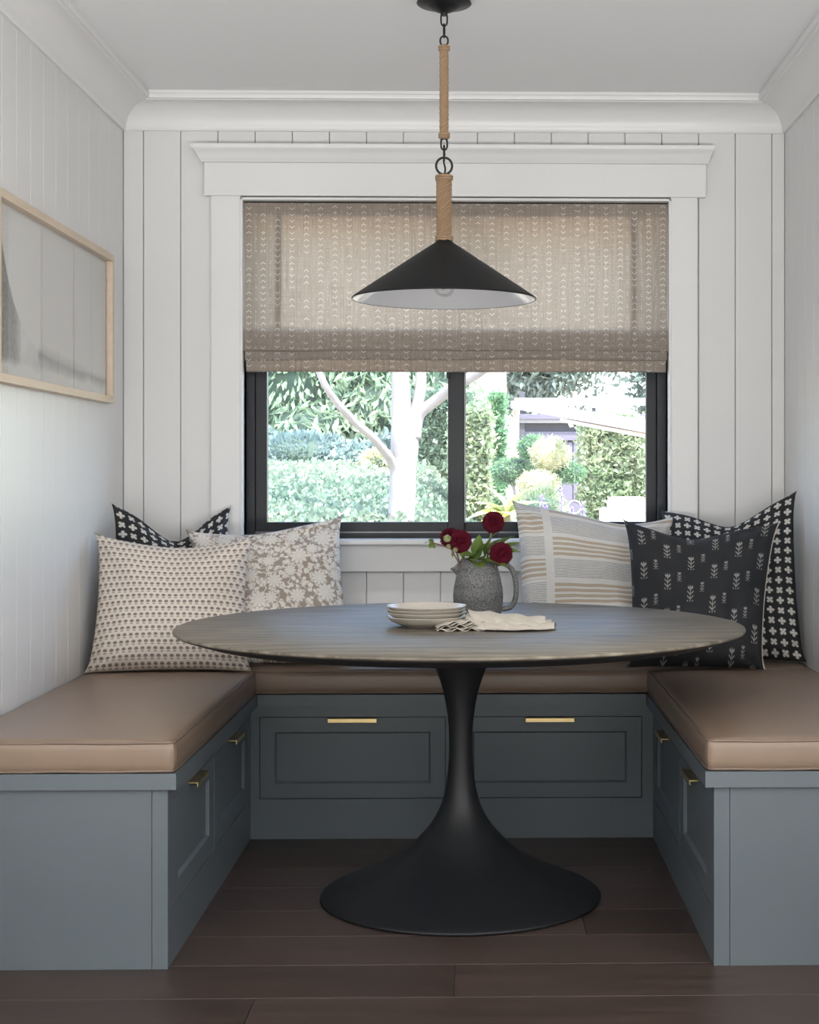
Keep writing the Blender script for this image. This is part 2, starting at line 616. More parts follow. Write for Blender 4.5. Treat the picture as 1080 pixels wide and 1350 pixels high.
def stone_mat():
    m = mat('speckled_stoneware', (.2,.2,.2), .65)
    v = coords(m, 'Object')
    n = noise_tex(m, v, 240, 3, .6)
    sw = noise_tex(m, coords(m, 'Object', (4, 4, 30)), 1.1, 5)
    f = ((n - .5) * 3.2 + .45 + (sw - .5) * 1.1).min(1.0).max(0.0)
    L(m, mixc(m, f, (.06,.062,.066), (.25,.25,.247)), P(m).inputs['Base Color'])
    bump(m, n, .5, .0012)
    return m
M['stoneware'] = stone_mat()

def plate_top_mat():
    m = mat('speckled_ceramic', (.72,.66,.585), .2)
    v = coords(m, 'Object'); n = noise_tex(m, v, 90, 3, .6)
    f = ((n - .66) * 14).min(1.0).max(0.0)
    L(m, mixc(m, f, (.65,.595,.53), (.12,.11,.10)), P(m).inputs['Base Color'])
    return m
M['speckled'] = plate_top_mat()

def leaf_mat(name, a, b, c=None, sc=1.5, tr=.35):
    m = bpy.data.materials.new(name); m.use_nodes = True
    t = m.node_tree; p = P(m); out = [n for n in t.nodes if n.type == 'OUTPUT_MATERIAL'][0]
    v = coords(m, 'Object')
    n1 = noise_tex(m, v, sc, 3); n2 = noise_tex(m, v, 30, 2)
    f = ((n1 - .5) * 2 + (n2 - .5) * 1.6 + .5).min(1.0).max(0.0)
    col = mixc(m, f, a, b)
    L(m, col, p.inputs['Base Color']); p.inputs['Roughness'].default_value = .45
    tn = N(m, 'ShaderNodeBsdfTranslucent'); L(m, col, tn.inputs[0])
    mx = N(m, 'ShaderNodeMixShader'); mx.inputs[0].default_value = tr
    L(m, p.outputs[0], mx.inputs[1]); L(m, tn.outputs[0], mx.inputs[2]); L(m, mx.outputs[0], out.inputs[0])
    return m
M['leaf_bouquet'] = leaf_mat('bouquet_leaf', (.10,.17,.03), (.24,.32,.08), sc=20)
M['petal'] = noisy('dahlia_petal', (.045,.0013,.007), (.11,.003,.016), 40, rough=.7, spec=.15)
M['bud'] = leaf_mat('bud_green', (.32,.35,.15), (.45,.45,.24), sc=20)

# ================================================================== SETTING
XL, XR, YB = -1.22, 1.042, 5.33      # nook walls
ZC = 2.42
Y0 = 3.3                             # mouth of the nook

# floor: planks laid across the nook
fl = B(-3.2, 3.2, -3.2, 5.46, -.06, -.008)
floor = obj('floor', fl, M['dark_core']); tag(floor, kind='structure')
def plank_mesh(wd, ln, th=.01):
    bm = bmesh.new()
    c = .0012
    prof = [(-wd/2, -th), (-wd/2, -c), (-wd/2 + c, 0), (wd/2 - c, 0), (wd/2, -c), (wd/2, -th)]
    rings = []
    for x in (0, ln):
        rings.append([bm.verts.new((x, y, z)) for y, z in prof])
    n = len(prof)
    for i in range(n):
        j = (i + 1) % n
        bm.faces.new([rings[0][i], rings[0][j], rings[1][j], rings[1][i]])
    bm.faces.new(rings[0][::-1]); bm.faces.new(rings[1])
    bmesh.ops.recalc_face_normals(bm, faces=bm.faces)
    me = bpy.data.meshes.new('plank'); bm.to_mesh(me); bm.free()
    me.materials.append(M['floor'])
    return me
PW = .2265
joints = {0: .16, 1: -.95, 2: .26, 3: -.075, 4: .93, 5: -.5}      # x of one end joint per row
row = 0
pm = {l: plank_mesh(PW - .0016, l - .0016) for l in (1.5, 1.9, 2.2)}
y = 4.293 + PW * 4.5
while y > -3.1:
    rowi = round((4.293 + .5*PW - y) / PW)
    j = {1: -.755, 2: .26, 3: .9, 4: -.06, 5: 1.01, 0: .5}.get(rowi, random.uniform(-1, 1))
    lens = [random.choice((1.5, 1.9, 2.2)) for _ in range(6)]
    x = j
    for l in lens:
        if x > 3: break
        o = link('plank', pm[l], None, floor); o.location = (x, y, 0); x += l
    x = j
    for l in lens[::-1]:
        if x < -3: break
        x -= l
        o = link('plank', pm[l], None, floor); o.location = (x, y, 0)
    y -= PW

ceil = obj('ceiling', B(-3.3, 3.3, -3.3, 5.75, ZC, ZC + .2), M['ceiling']); tag(ceil, kind='structure')

# wall backings
OX0, OX1, OZ0, OZ1 = -.814, .642, .905, 2.070     # window opening
bm = bmesh.new()
box(bm, -3.3, OX0, 5.342, 5.48, -.06, ZC); box(bm, OX1, 3.3, 5.342, 5.48, -.06, ZC)
box(bm, OX0, OX1, 5.342, 5.48, -.06, OZ0); box(bm, OX0, OX1, 5.342, 5.48, OZ1, ZC)
wall_back = tag(obj('wall_back', bm, M['wall']), kind='structure')
wall_left = tag(obj('wall_left', B(XL - .14, XL - .012, Y0, 5.342, -.06, ZC), M['wall']), kind='structure')
wall_right = tag(obj('wall_right', B(XR + .012, XR + .14, Y0, 5.342, -.06, ZC), M['wall']), kind='structure')
tag(obj('wall_kitchen_left', B(-3.3, XL - .012, Y0 - .1, Y0, -.06, ZC), M['kitchen_wall']), kind='structure')
tag(obj('wall_kitchen_right', B(XR + .012, 3.3, Y0 - .1, Y0, -.06, ZC), M['kitchen_wall']), kind='structure')
tag(obj('wall_west', B(-3.3, -3.1, -3.2, Y0, -.06, ZC), M['kitchen_wall']), kind='structure')
tag(obj('wall_east', B(3.1, 3.3, -3.2, Y0, -.06, ZC), M['kitchen_wall']), kind='structure')
tag(obj('wall_rear', B(-3.3, 3.3, -3.3, -3.1, -.06, ZC), M['kitchen_wall']), kind='structure')

def board(parent, a, b, z0, z1, axis, face, s):
    """one tongue-and-groove board; spans a..b along the wall, its face at 'face', s = direction into the wall"""
    c, th = (.0016 if axis == 'x' else .0009), .0135
    prof = [(a, th), (a, c*1.2), (a + c, 0), (b - c, 0), (b, c*1.2), (b, th)]
    V = []
    for z in (z0, z1):
        for t, d in prof:
            V.append((t, face + s * d, z) if axis == 'x' else (face + s * d, t, z))
    n = len(prof)
    F = [(i, (i+1) % n, (i+1) % n + n, i + n) for i in range(n)] + [tuple(range(n)), tuple(range(n, 2*n))[::-1]]
    bm = bmesh.new(); bv = [bm.verts.new(v) for v in V]
    for f in F: bm.faces.new([bv[i] for i in f])
    return obj('board', bm, M['wall'], parent)
G = .0022
SP = .1264
x = -1.2782
first = True
while x < XR + .05:
    a, b = max(x, XL) + G/2, min(x + SP, XR) - G/2
    if b - a > .01:
        if b < OX0 - .08 or a > OX1 + .08:
            board(wall_back, a, b, .0, 2.33, 'x', YB, 1)
        else:
            board(wall_back, a, b, 2.17, 2.33, 'x', YB, 1)
            board(wall_back, a, b, .0, .83, 'x', YB, 1)
    x += SP
y = YB - SP * .62
k = 0
while y > Y0 - .1:
    a, b = max(y - SP, Y0) + .0005, y - .0005
    if b - a > .01:
        board(wall_left, a, b, 0, 2.33, 'y', XL, -1)
        board(wall_right, a, b, 0, 2.33, 'y', XR, 1)
    y -= SP
board(wall_left, YB - SP * .62 + .0005, YB, 0, 2.33, 'y', XL, -1)
board(wall_right, YB - SP * .62 + .0005, YB, 0, 2.33, 'y', XR, 1)

# cove crown, three lengths, mitred
pr = [(0, 2.306), (.008, 2.306), (.012, 2.312)]
for i in range(1, 11):
    a = i / 10 * PI / 2
    pr.append((.012 + .080 * (1 - math.cos(a)), 2.312 + .078 * math.sin(a)))
pr += [(.096, 2.391), (.098, 2.394), (.110, 2.394), (.1115, 2.397), (.1115, 2.408), (.108, 2.411), (.108, 2.4205), (0, 2.4205)]
def crown(name, f0, f1):
    V, F = [], []
    for p, z in pr: V.append(f0(p) + (z,))
    for p, z in pr: V.append(f1(p) + (z,))
    n = len(pr)
    F = [(i, (i+1) % n, n + (i+1) % n, n + i) for i in range(n)] + [tuple(range(n))[::-1], tuple(range(n, 2*n))]
    bm = bmesh.new(); bv = [bm.verts.new(v) for v in V]
    for f in F: bm.faces.new([bv[i] for i in f])
    return tag(obj(name, bm, M['trim'], None, 30), kind='structure')
crown('trim_1', lambda p: (XL + p, YB - p), lambda p: (XR - p, YB - p))
crown('trim_2', lambda p: (XL + p, Y0), lambda p: (XL + p, YB - p))
crown('trim_3', lambda p: (XR - p, Y0), lambda p: (XR - p, YB - p))

# ---- window
win = empty('window_1', (0, 5.42, .9), kind='structure')
def wpart(name, bm, m, sm=None, parent=None):
    bmesh.ops.translate(bm, verts=bm.verts, vec=(0, -5.42, -.9))
    return obj(name, bm, m, parent or win, sm)
wpart('casing', B(-.919, OX0 - .004, 5.308, 5.331, .80, 2.083, .002), M['trim'])
wpart('casing', B(OX1 + .004, .738, 5.308, 5.331, .80, 2.083, .002), M['trim'])
wpart('casing_bead', B(OX0 - .006, OX0 + .003, 5.303, 5.34, .91, 2.078, .002), M['trim'])
wpart('casing_bead', B(OX1 - .003, OX1 + .006, 5.303, 5.34, .91, 2.078, .002), M['trim'])
wpart('casing_bead', B(OX0 - .006, OX1 + .006, 5.303, 5.34, 2.069, 2.078, .002), M['trim'])
wpart('head_board', B(-.941, .766, 5.302, 5.331, 2.083, 2.198, .0015), M['trim'])
# header moulding, returned at both ends
hp = [(0, 2.194), (.010, 2.196), (.013, 2.202), (.020, 2.208), (.024, 2.218), (.034, 2.232), (.044, 2.238), (.046, 2.242), (.046, 2.252), (0, 2.252)]
V, F = [], []
ya = 5.302
for p, z in hp: V.append((-.941 - p*.85, 5.331, z))
for p, z in hp: V.append((-.941 - p*.85, ya - p*.85, z))
for p, z in hp: V.append((.766 + p*.55, ya - p*.85, z))
for p, z in hp: V.append((.766 + p*.55, 5.331, z))
n = len(hp)
for s in range(3):
    for i in range(n):
        F.append((s*n+i, s*n+(i+1) % n, (s+1)*n+(i+1) % n, (s+1)*n+i))
bm = bmesh.new(); bv = [bm.verts.new(v) for v in V]
for f in F: bm.faces.new([bv[i] for i in f])
wpart('head_moulding', bm, M['trim'], 35)
wpart('sill', B(-.83, .655, 5.285, 5.402, .898, .9155, .004), M['trim'])
wpart('apron', B(-.919, .738, 5.312, 5.331, .806, .898, .0015), M['trim'])
# reveal lining
wpart('jamb', B(OX0 - .012, OX0, 5.31, 5.47, .90, 2.08), M['trim'])
wpart('jamb', B(OX1, OX1 + .012, 5.31, 5.47, .90, 2.08), M['trim'])
wpart('jamb', B(OX0 - .012, OX1 + .012, 5.33, 5.47, 2.070, 2.082), M['trim'])
# black frame
bm = bmesh.new()
ZB, ZT = .9155, 2.070
box(bm, OX0, OX0 + .030, 5.40, 5.475, ZB, ZT, .002); box(bm, OX1 - .030, OX1, 5.40, 5.475, ZB, ZT, .002)
box(bm, OX0 + .03, OX1 - .03, 5.40, 5.475, ZB, ZB + .018, .002); box(bm, OX0 + .03, OX1 - .03, 5.40, 5.475, ZT - .030, ZT, .002)
wpart('frame', bm, M['black_frame'])
wpart('track', B(OX0 + .03, OX1 - .03, 5.412, 5.417, ZB + .018, ZB + .0235), M['grey_track'])
def sash(x0, x1, y, sl, sr, zb=.045, zt=.045):
    z0, z1 = ZB + .021, ZT - .030
    bm = bmesh.new()
    box(bm, x0, x0 + sl, y, y + .035, z0, z1, .002); box(bm, x1 - sr, x1, y, y + .035, z0, z1, .002)
    box(bm, x0 + sl, x1 - sr, y, y + .035, z0, z0 + zb - .010, .002); box(bm, x0 + sl, x1 - sr, y, y + .035, z1 - zt, z1, .002)
    s = wpart('sash', bm, M['black_frame'])
    bm = bmesh.new()
    bm.faces.new([bm.verts.new(p) for p in ((x0+sl-.004, y+.018, z0+zb-.014), (x1-sr+.004, y+.018, z0+zb-.014), (x1-sr+.004, y+.018, z1-zt+.004), (x0+sl-.004, y+.018, z1-zt+.004))])
    wpart('pane', bm, M['glass'], parent=s)
    return s
sash(OX0 + .030, -.062, 5.418, .040, .055)
s2 = sash(-.110, OX1 - .030, 5.440, .052, .036)
wpart('glazing_bead', B(-.0605, -.0545, 5.425, 5.44, .97, 2.0), M['grey_track'], parent=s2)
wpart('latch', B(-.122, -.108, 5.40, 5.418, 1.47, 1.52, .003), M['black_frame'])

# ================================================================== ROMAN BLIND
blind = empty('roman_blind', (-.086, 5.345, 2.066), label='taupe linen roman blind with small white chevrons, half lowered in the window', cat='blind')
BX0, BX1 = -.810 + .086, .638 + .086
def sheet(name, x0, x1, prof, nx=60, wav=None, m=M['blind'], th=.0015, parent=blind):
    V, F = [], []
    k = len(prof)
    for i in range(nx + 1):
        x = x0 + (x1 - x0) * i / nx
        for j, (yy, z) in enumerate(prof):
            dy, dz = wav(x, j, z) if wav else (0, 0)
            V.append((x, yy + dy, z + dz))
    for i in range(nx):
        for j in range(k - 1):
            F.append((i*k+j, (i+1)*k+j, (i+1)*k+j+1, i*k+j+1))
    return mk(name, V, F, m, parent, True)
def zz(z): return z - 2.066
sheet('panel', BX0, BX1, [(-.012, zz(2.064)), (-.012, zz(1.95)), (-.013, zz(1.8)), (-.015, zz(1.68)), (-.019, zz(1.60)), (-.023, zz(1.575)), (-.024, zz(1.562)), (-.016, zz(1.556)), (-.006, zz(1.575)), (-.004, zz(1.632))],
      wav=lambda x, j, z: (.0012*math.sin(x*9+z*5), .0012*math.sin(x*5+1) if 5 <= j <= 7 else 0))
sheet('fold', BX0 + .003, BX1 - .003, [(-.004, zz(1.60)), (-.017, zz(1.575)), (-.020, zz(1.545)), (-.019, zz(1.530)), (-.010, zz(1.526)), (0, zz(1.545)), (.002, zz(1.62))],
      wav=lambda x, j, z: (0, .003*math.sin(x*3.2+.4)*math.sin(x*7.3) if 2 <= j <= 4 else 0))
sheet('fold', BX0 + .007, BX1 - .006, [(.002, zz(1.60)), (-.010, zz(1.56)), (-.014, zz(1.53)), (-.014, zz(1.495)), (-.011, zz(1.487)), (-.004, zz(1.489)), (.002, zz(1.51)), (.004, zz(1.61))])
obj('headrail', B(BX0, BX1, .0, .035, zz(2.012), zz(2.066), .002), M['trim'], blind)
obj('side_hem', B(BX0 + .110, BX0 + .128, -.008, -.006, zz(1.60), zz(2.06)), M['blind'], blind)
obj('side_hem', B(BX1 - .128, BX1 - .110, -.008, -.006, zz(1.60), zz(2.06)), M['blind'], blind)

# ================================================================== BENCHES
def panel_front(wd, ht, fr_x, fr_z, th=.018, rec=.009, bv=.006):
    """drawer front with a recessed centre; x 0..wd, z 0..ht, outer face at y = 0 facing -y"""
    V = [(0,0,0),(wd,0,0),(wd,0,ht),(0,0,ht)]
    a, b, c, d = fr_x, wd-fr_x, fr_z, ht-fr_z
    V += [(a,0,c),(b,0,c),(b,0,d),(a,0,d)]
    V += [(a+bv,rec,c+bv),(b-bv,rec,c+bv),(b-bv,rec,d-bv),(a+bv,rec,d-bv)]
    V += [(0,th,0),(wd,th,0),(wd,th,ht),(0,th,ht)]
    F = []
    for i in range(4):
        j = (i+1) % 4
        F += [(i,j,4+j,4+i),(4+i,4+j,8+j,8+i),(12+i,12+j,j,i)]
    F += [(8,9,10,11),(15,14,13,12)]
    bm = bmesh.new(); bv_ = [bm.verts.new(v) for v in V]
    for f in F: bm.faces.new([bv_[i] for i in f])
    return bm
def bench(loc, rz, ln, depth, drawers, label, ends=(0, 0), fx=.07, lip_end=None, frx=.045, frz=.045):
    depth -= .004
    t = empty('built_in_bench', loc, rz, label, 'bench', 'built-in benches round the table')
    z0, z1 = .127, .378
    bm = bmesh.new()
    g = .0025
    box(bm, 0, ln, .022, depth, 0, .415)
    box(bm, 0, ln, 0, .022, 0, z0 - g); box(bm, 0, ln, 0, .022, z1 + g, .415)
    xs = [0] + [v for d in drawers for v in d] + [ln]
    for i in range(0, len(xs), 2):
        a, b = xs[i] + (g if i else 0), xs[i+1] - (g if i < len(xs) - 2 else 0)
        box(bm, a, b, 0, .022, z0 - g, z1 + g)
    obj('carcass', bm, M['bench'], t)
    ov = .022
    a = -ov if ends[0] else 0
    b = ln + ov if ends[1] else ln
    tb = B(a, b, .001, depth, .4152, .452, .0)
    la, lb = (a, b) if (ends[0] or ends[1]) else (.524, ln - .529)
    box(tb, la, lb, -ov, .001, .4152, .452)
    obj('top_board', tb, M['bench'], t)
    if ends[0] or ends[1]:
        s = (-1, 0) if ends[0] else (ln, ln)
        if ends[0]:
            obj('end_stile', B(-.006, 0, 0, .036, 0, .4148, .0008), M['bench'], t); obj('end_panel', B(-.006, 0, .0372, depth, 0, .4148, .0008), M['bench'], t)
        else:
            obj('end_stile', B(ln, ln+.006, 0, .036, 0, .4148, .0008), M['bench'], t); obj('end_panel', B(ln, ln+.006, .0372, depth, 0, .4148, .0008), M['bench'], t)
    for x0, x1 in drawers:
        d = obj('drawer', panel_front(x1 - x0, z1 - z0, frx, frz), M['bench'], t)
        d.location = (x0, .001, z0)
        h = bmesh.new()
        c = (x1 - x0) / 2
        box(h, c - .076, c + .076, -.020, .004, z1 - z0 - .004, z1 - z0 - .0005, .0008)
        box(h, c - .076, c + .076, -.0225, -.0195, z1 - z0 - .013, z1 - z0 - .0005, .0008)
        obj('handle', h, M['brass'], d)
    return t
SXL, SXR, YF, YBK = -.720, .537, 3.596, 4.87
bench((XL, YBK, 0), 0, XR - XL, .458, [(-.690 - XL, -.114 - XL), (-.0735 - XL, .500 - XL)],
      'blue grey drawer bench along the wall under the window')
bench((SXL, YF, 0), R(90), YBK - YF - .001, SXL - XL, [(.050, .617), (.653, 1.232)],
      'blue grey drawer bench along the left wall, under the framed picture', ends=(1, 0), frx=.07, frz=.05)
bench((SXR, YBK - .001, 0), R(-90), YBK - YF - .001, XR - SXR, [(.040, .619), (.656, 1.224)],
      'blue grey drawer bench along the right wall', ends=(0, 1), frx=.07, frz=.05)

# cushions
def cushion_mesh(wd, dp, h, r=.016, dome=.016, n=28, seed=0):
    bm = bmesh.new()
    def f(t):           # denser samples by the edges
        return .5 - .5 * math.cos(PI * t) * (abs(math.cos(PI * t)) ** -.35 if abs(math.cos(PI*t)) > 1e-6 else 0)
    ts = [max(0, min(1, f(i / n))) for i in range(n + 1)]
    zs = [0, .12, .3, .5, .7, .88, 1]
    def pt(a, b, c):
        p = Vector((a*wd, b*dp, c*h))
        q = Vector((min(max(p.x, r), wd-r), min(max(p.y, r), dp-r), min(max(p.z, r*.5), h-r*.5)))
        d = p - q
        d = Vector((d.x/r, d.y/r, d.z/(r*.5)))
        if d.length > 1: d.normalize()
        p = q + Vector((d.x*r, d.y*r, d.z*r*.5))
        U, W_ = 2*a-1, 2*b-1
        k = (1 - abs(U)**3.0) * (1 - abs(W_)**3.0)
        if c > .5: p.z += dome * (k ** .6 if k > 0 else 0) * (c - .5) * 2
        wv = .0016 * noise.noise(Vector((p.x*5+seed, p.y*5, c)))
        p.z += wv if c > .3 else 0
        # belly of the boxing
        bl = .003 * math.sin(PI * c)
        if a in (0, 1): p.x += bl * (1 if a else -1) + .003*noise.noise(Vector((seed, p.y*4, 1)))
        if b in (0, 1): p.y += bl * (1 if b else -1) + .003*noise.noise(Vector((p.x*4, seed, 2)))
        return p
    cache = {}
    def vv(a, b, c):
        k = (round(a, 6), round(b, 6), round(c, 6))
        if k not in cache: cache[k] = bm.verts.new(pt(a, b, c))
        return cache[k]
    for i in range(n):
        for j in range(n):
            for c in (0, 1):
                bm.faces.new([vv(ts[i], ts[j], c), vv(ts[i+1], ts[j], c), vv(ts[i+1], ts[j+1], c), vv(ts[i], ts[j+1], c)])
    for i in range(n):
        for k in range(len(zs) - 1):
            for c in (0, 1):
                bm.faces.new([vv(ts[i], c, zs[k]), vv(ts[i+1], c, zs[k]), vv(ts[i+1], c, zs[k+1]), vv(ts[i], c, zs[k+1])])
                bm.faces.new([vv(c, ts[i], zs[k]), vv(c, ts[i+1], zs[k]), vv(c, ts[i+1], zs[k+1]), vv(c, ts[i], zs[k+1])])
    return bm
def cushion(loc, wd, dp, label, seed):
    h = .073
    t = obj('seat_cushion', cushion_mesh(wd, dp, h, seed=seed), M['leather'], None, True)
    t.location = loc
    tag(t, label, 'cushion', 'leather seat pads on the benches')
    def ring(z, inset=.0015):
        r = .022
        pts = []
        for cx, cy, a0 in ((wd-r, dp-r, 0), (r, dp-r, 90), (r, r, 180), (wd-r, r, 270)):
            for k in range(7):
                a = R(a0 + 15*k)
                pts.append((cx + (r - inset) * math.cos(a), cy + (r - inset) * math.sin(a), z))
        out = []
        for i, p in enumerate(pts):
            q = pts[(i+1) % len(pts)]
            n = max(1, int((Vector(q)-Vector(p)).length / .05))
            for k in range(n):
                v = Vector(p).lerp(Vector(q), k / n)
                out.append((v.x, v.y, v.z + .0008 * math.sin(v.x*30 + v.y*23)))
        return out
    tube_obj('piping', ring(h - .004), .0036, M['leather_seam'], t, 8, True)
    tube_obj('piping', ring(.004), .0032, M['leather_seam'], t, 8, True)
    return t
cushion((XL + .004, 4.862, .453), XR - XL - .008, .452, 'long taupe leather seat pad on the bench under the window', 3)
cushion((XL + .004, 3.574, .453), SXL + .018 - XL - .004, 1.284, 'taupe leather seat pad on the left bench', 8)
cushion((SXR - .018, 3.574, .453), XR - SXR + .014, 1.284, 'taupe leather seat pad on the right bench', 14)

# ================================================================== THROW PILLOWS
def pillow(name, TL, TR, BR, BL, T, m, label, cat='pillow', pinch=.045, dip=0, dipx=.5, dipw=.22, seed=0, piping=None, wr=.0075, bulge=.52, group='throw pillows on the benches', ang=0, botpinch=.5):
    TL, TR, BR, BL = map(Vector, (TL, TR, BR, BL))
    c0 = (BL + BR) / 2
    wd = ((TR-TL).length + (BR-BL).length) / 2; ht = ((TL-BL).length + (TR-BR).length) / 2
    n = 72
    nrm = ((TR-TL)+(BR-BL)).cross((TL-BL)+(TR-BR)).normalized()      # towards viewer (-y)
    V, UV, F = [], [], []
    def base(u, v):
        cu, cv = 2*u-1, 2*v-1
        s = 1 - pinch * (1 - cv*cv)
        if botpinch != 1: pv = pinch * (1 if v > .5 else botpinch)
        else: pv = pinch
        u2 = .5 + .5*cu*s
        v2 = .5 + .5*cv*(1 - pv * (1 - cu*cu))
        p = TL*(1-u2)*v2 + TR*u2*v2 + BL*(1-u2)*(1-v2) + BR*u2*(1-v2)
        ear = (abs(cu) * abs(cv)) ** 12
        q_ = (p - (TL+TR+BR+BL)/4) * (.045 * ear)
        if v < .5: q_.z = 0
        p += q_
        e = math.exp(-((u-dipx)/dipw)**2)
        p += (BL-TL).normalized() * (dip * e * max(0, v)**2.2)
        return p, e
    for side in (1, -1):
        for j in range(n+1):
            for i in range(n+1):
                # samples crowd towards the rim
                u = .5 - .5*math.cos(PI*i/n)*(.35) - .325*(1 - 2*i/n)
                v = .5 - .5*math.cos(PI*j/n)*(.35) - .325*(1 - 2*j/n)
                p, e = base(u, v)
                cu, cv = abs(2*u-1), abs(2*v-1)
                k = max(0, (1-cu**2.6)) * max(0, (1-cv**2.6))
                th = T/2 * k**bulge
                # the chopped crease: fabric folds inwards along the middle of the top
                crease = dip * 1.1 * math.exp(-((u-dipx)/(dipw*.28))**2) * max(0, v-.35)**1.3 * (k**.3)
                q = Vector((u*wd*7+seed, v*ht*7, seed*.7))
                w_ = wr * noise.noise(q*1.3) * 1.5 + wr * .8 * noise.noise(Vector((u*wd*22+seed, v*ht*9, 3)))
                # folds radiating from the corners
                for (a, b) in ((0,0),(1,0),(0,1),(1,1)):
                    r_ = math.hypot((u-a)*wd, (v-b)*ht)
                    th_ = math.atan2(abs(v-b)+1e-6, abs(u-a)+1e-6)
                    w_ += .0065 * math.sin(th_*9+seed+a*3+b) * math.exp(-(r_/.16)**2) * min(1, r_/.05)
                d = th + (w_ * min(1, k*6)) - crease*.55
                V.append(p + nrm * (side * d if side == 1 else -d))
                UV.append((u*wd, v*ht))
    N1 = (n+1)*(n+1)
    for s in (0, 1):
        for j in range(n):
            for i in range(n):
                a = s*N1 + j*(n+1)+i
                f = (a, a+1, a+n+2, a+n+1)
                F.append(f if s == 0 else f[::-1])
    me_name = name
    # origin at the foot of the pillow
    o = mk(me_name, [tuple(v - c0) for v in V], F, m, None, True, UV)
    bm = bmesh.new(); bm.from_mesh(o.data)
    bmesh.ops.remove_doubles(bm, verts=bm.verts, dist=1e-5)
    bm.to_mesh(o.data); bm.free()
    o.location = c0
    tag(o, label, cat, group)
    if piping:
        pts = [base(1, k/40)[0] for k in range(41)]
        tube_obj('piping', [p - c0 for p in pts], .0024, piping, o, 6)
    return o
M['cream_piping'] = mat('cream_piping', (.62,.58,.52), .8)
M['dark_piping'] = mat('dark_piping', (.02,.02,.022), .8)
pillow('throw_pillow', (-1.180, 5.03, 1.038), (-.852, 5.27, 1.030), (-.815, 5.08, .542), (-1.167, 4.96, .541), .13, M['cross'],
       'black pillow with white crosses in the left corner, behind the cream pillow', pinch=.05, dip=.105, dipx=.52, dipw=.30, seed=2)
pillow('throw_pillow', (-1.193, 4.87, .957), (-.728, 4.93, .950), (-.712, 4.78, .535), (-1.195, 4.75, .535), .19, M['buti'],
       'cream pillow printed with rows of tiny brown trees, against the left wall', pinch=.065, dip=.035, dipx=.55, dipw=.5, seed=5, wr=.006)
pillow('throw_pillow', (-.950, 5.08, .954), (-.471, 5.18, .993), (-.400, 4.93, .540), (-.891, 4.88, .540), .17, M['floral'],
       'taupe pillow with white floral print under the left side of the window', pinch=.065, dip=.022, dipx=.42, dipw=.35, seed=9)
pillow('throw_pillow', (.112, 5.17, 1.040), (.640, 5.22, 1.000), (.630, 5.00, .540), (.122, 4.96, .540), .15, M['stripe'],
       'white pillow with woven beige and black stripes, right of the flower pitcher', pinch=.05, dip=.035, dipx=.68, dipw=.3, seed=13)
pillow('throw_pillow', (.614, 5.26, 1.010), (1.026, 5.10, 1.074), (1.026, 4.95, .540), (.602, 5.01, .538), .15, M['cross'],
       'black pillow with white crosses in the right corner, behind the charcoal pillow', pinch=.05, dip=.075, dipx=.52, dipw=.28, seed=21)
pillow('throw_pillow', (.462, 4.98, .990), (.943, 4.97, .976), (.863, 4.78, .536), (.456, 4.81, .540), .19, M['sprig'],
       'charcoal pillow with pale flower sprigs and cream piping, near the right wall', pinch=.065, dip=.045, dipx=.42, dipw=.3, seed=30, piping=M['cream_piping'])

# ================================================================== TABLE
TX, TY = -.056, 4.2
table = empty('pedestal_table', (TX, TY, 0), label='round dark wood pedestal table with a black trumpet base', cat='table')
lathe_obj('tabletop', [(0, .722), (.754, .722), (.7585, .7235), (.760, .7265), (.759, .7295), (.7565, .731), (.4, .731), (0, .731)], M['table_top'], table, 160, sm=40)
lathe_obj('underside', [(0, .7215), (.753, .7215), (.752, .719), (.69, .700), (.675, .697), (.3, .695), (0, .695)], M['table_under'], table, 160, sm=25)
tp = [(0, 0), (.372, 0), (.376, .004), (.374, .010), (.352, .022), (.315, .038), (.27, .058), (.22, .082), (.175, .108), (.135, .138), (.105, .168), (.080, .198), (.060, .232), (.047, .268), (.038, .31), (.033, .36), (.0315, .41), (.033, .46), (.038, .505), (.047, .55), (.060, .592), (.078, .635), (.102, .672), (.13, .694), (0, .694)]
base_prof = [tp[0]] + [(p.x, p.y) for p in bez([(r, z, 0) for r, z in tp[1:-1]], 4)] + [tp[-1]]
lathe_obj('base', base_prof, M['table_base'], table, 96, sm=50)

# ---- plates
def plate(loc, s, h, label, m):
    t = lathe_obj('plate', [(0, 0.003), (.050*s, .003), (.051*s, 0), (.056*s, 0), (.058*s, .003), (.072*s, .006), (.094*s, .015*h), (.106*s, .0245*h), (.1085*s, .027*h), (.1075*s, .0278*h), (.104*s, .0262*h), (.092*s, .0180*h), (.070*s, .0095), (.045*s, .0065), (0, .006)], m, None, 96, sm=60)
    t.location = loc
    return tag(t, label, 'plate', 'stack of cream plates on the table')
TZ = .7313
PX, PY = -.147, 4.15
plate((PX, PY, TZ), 1.0, 1.05, 'cream ceramic bowl-shaped plate at the bottom of the stack on the table', M['ceramic'])
plate((PX + .001, PY, TZ + .0125), .985, .98, 'cream ceramic plate, second from the bottom of the stack', M['ceramic'])
plate((PX - .0005, PY + .001, TZ + .0210), .985, .98, 'cream ceramic plate, second from the top of the stack', M['ceramic'])
plate((PX + .0005, PY, TZ + .0295), .985, .98, 'cream ceramic plate with dark speckles on top of the stack', M['speckled'])

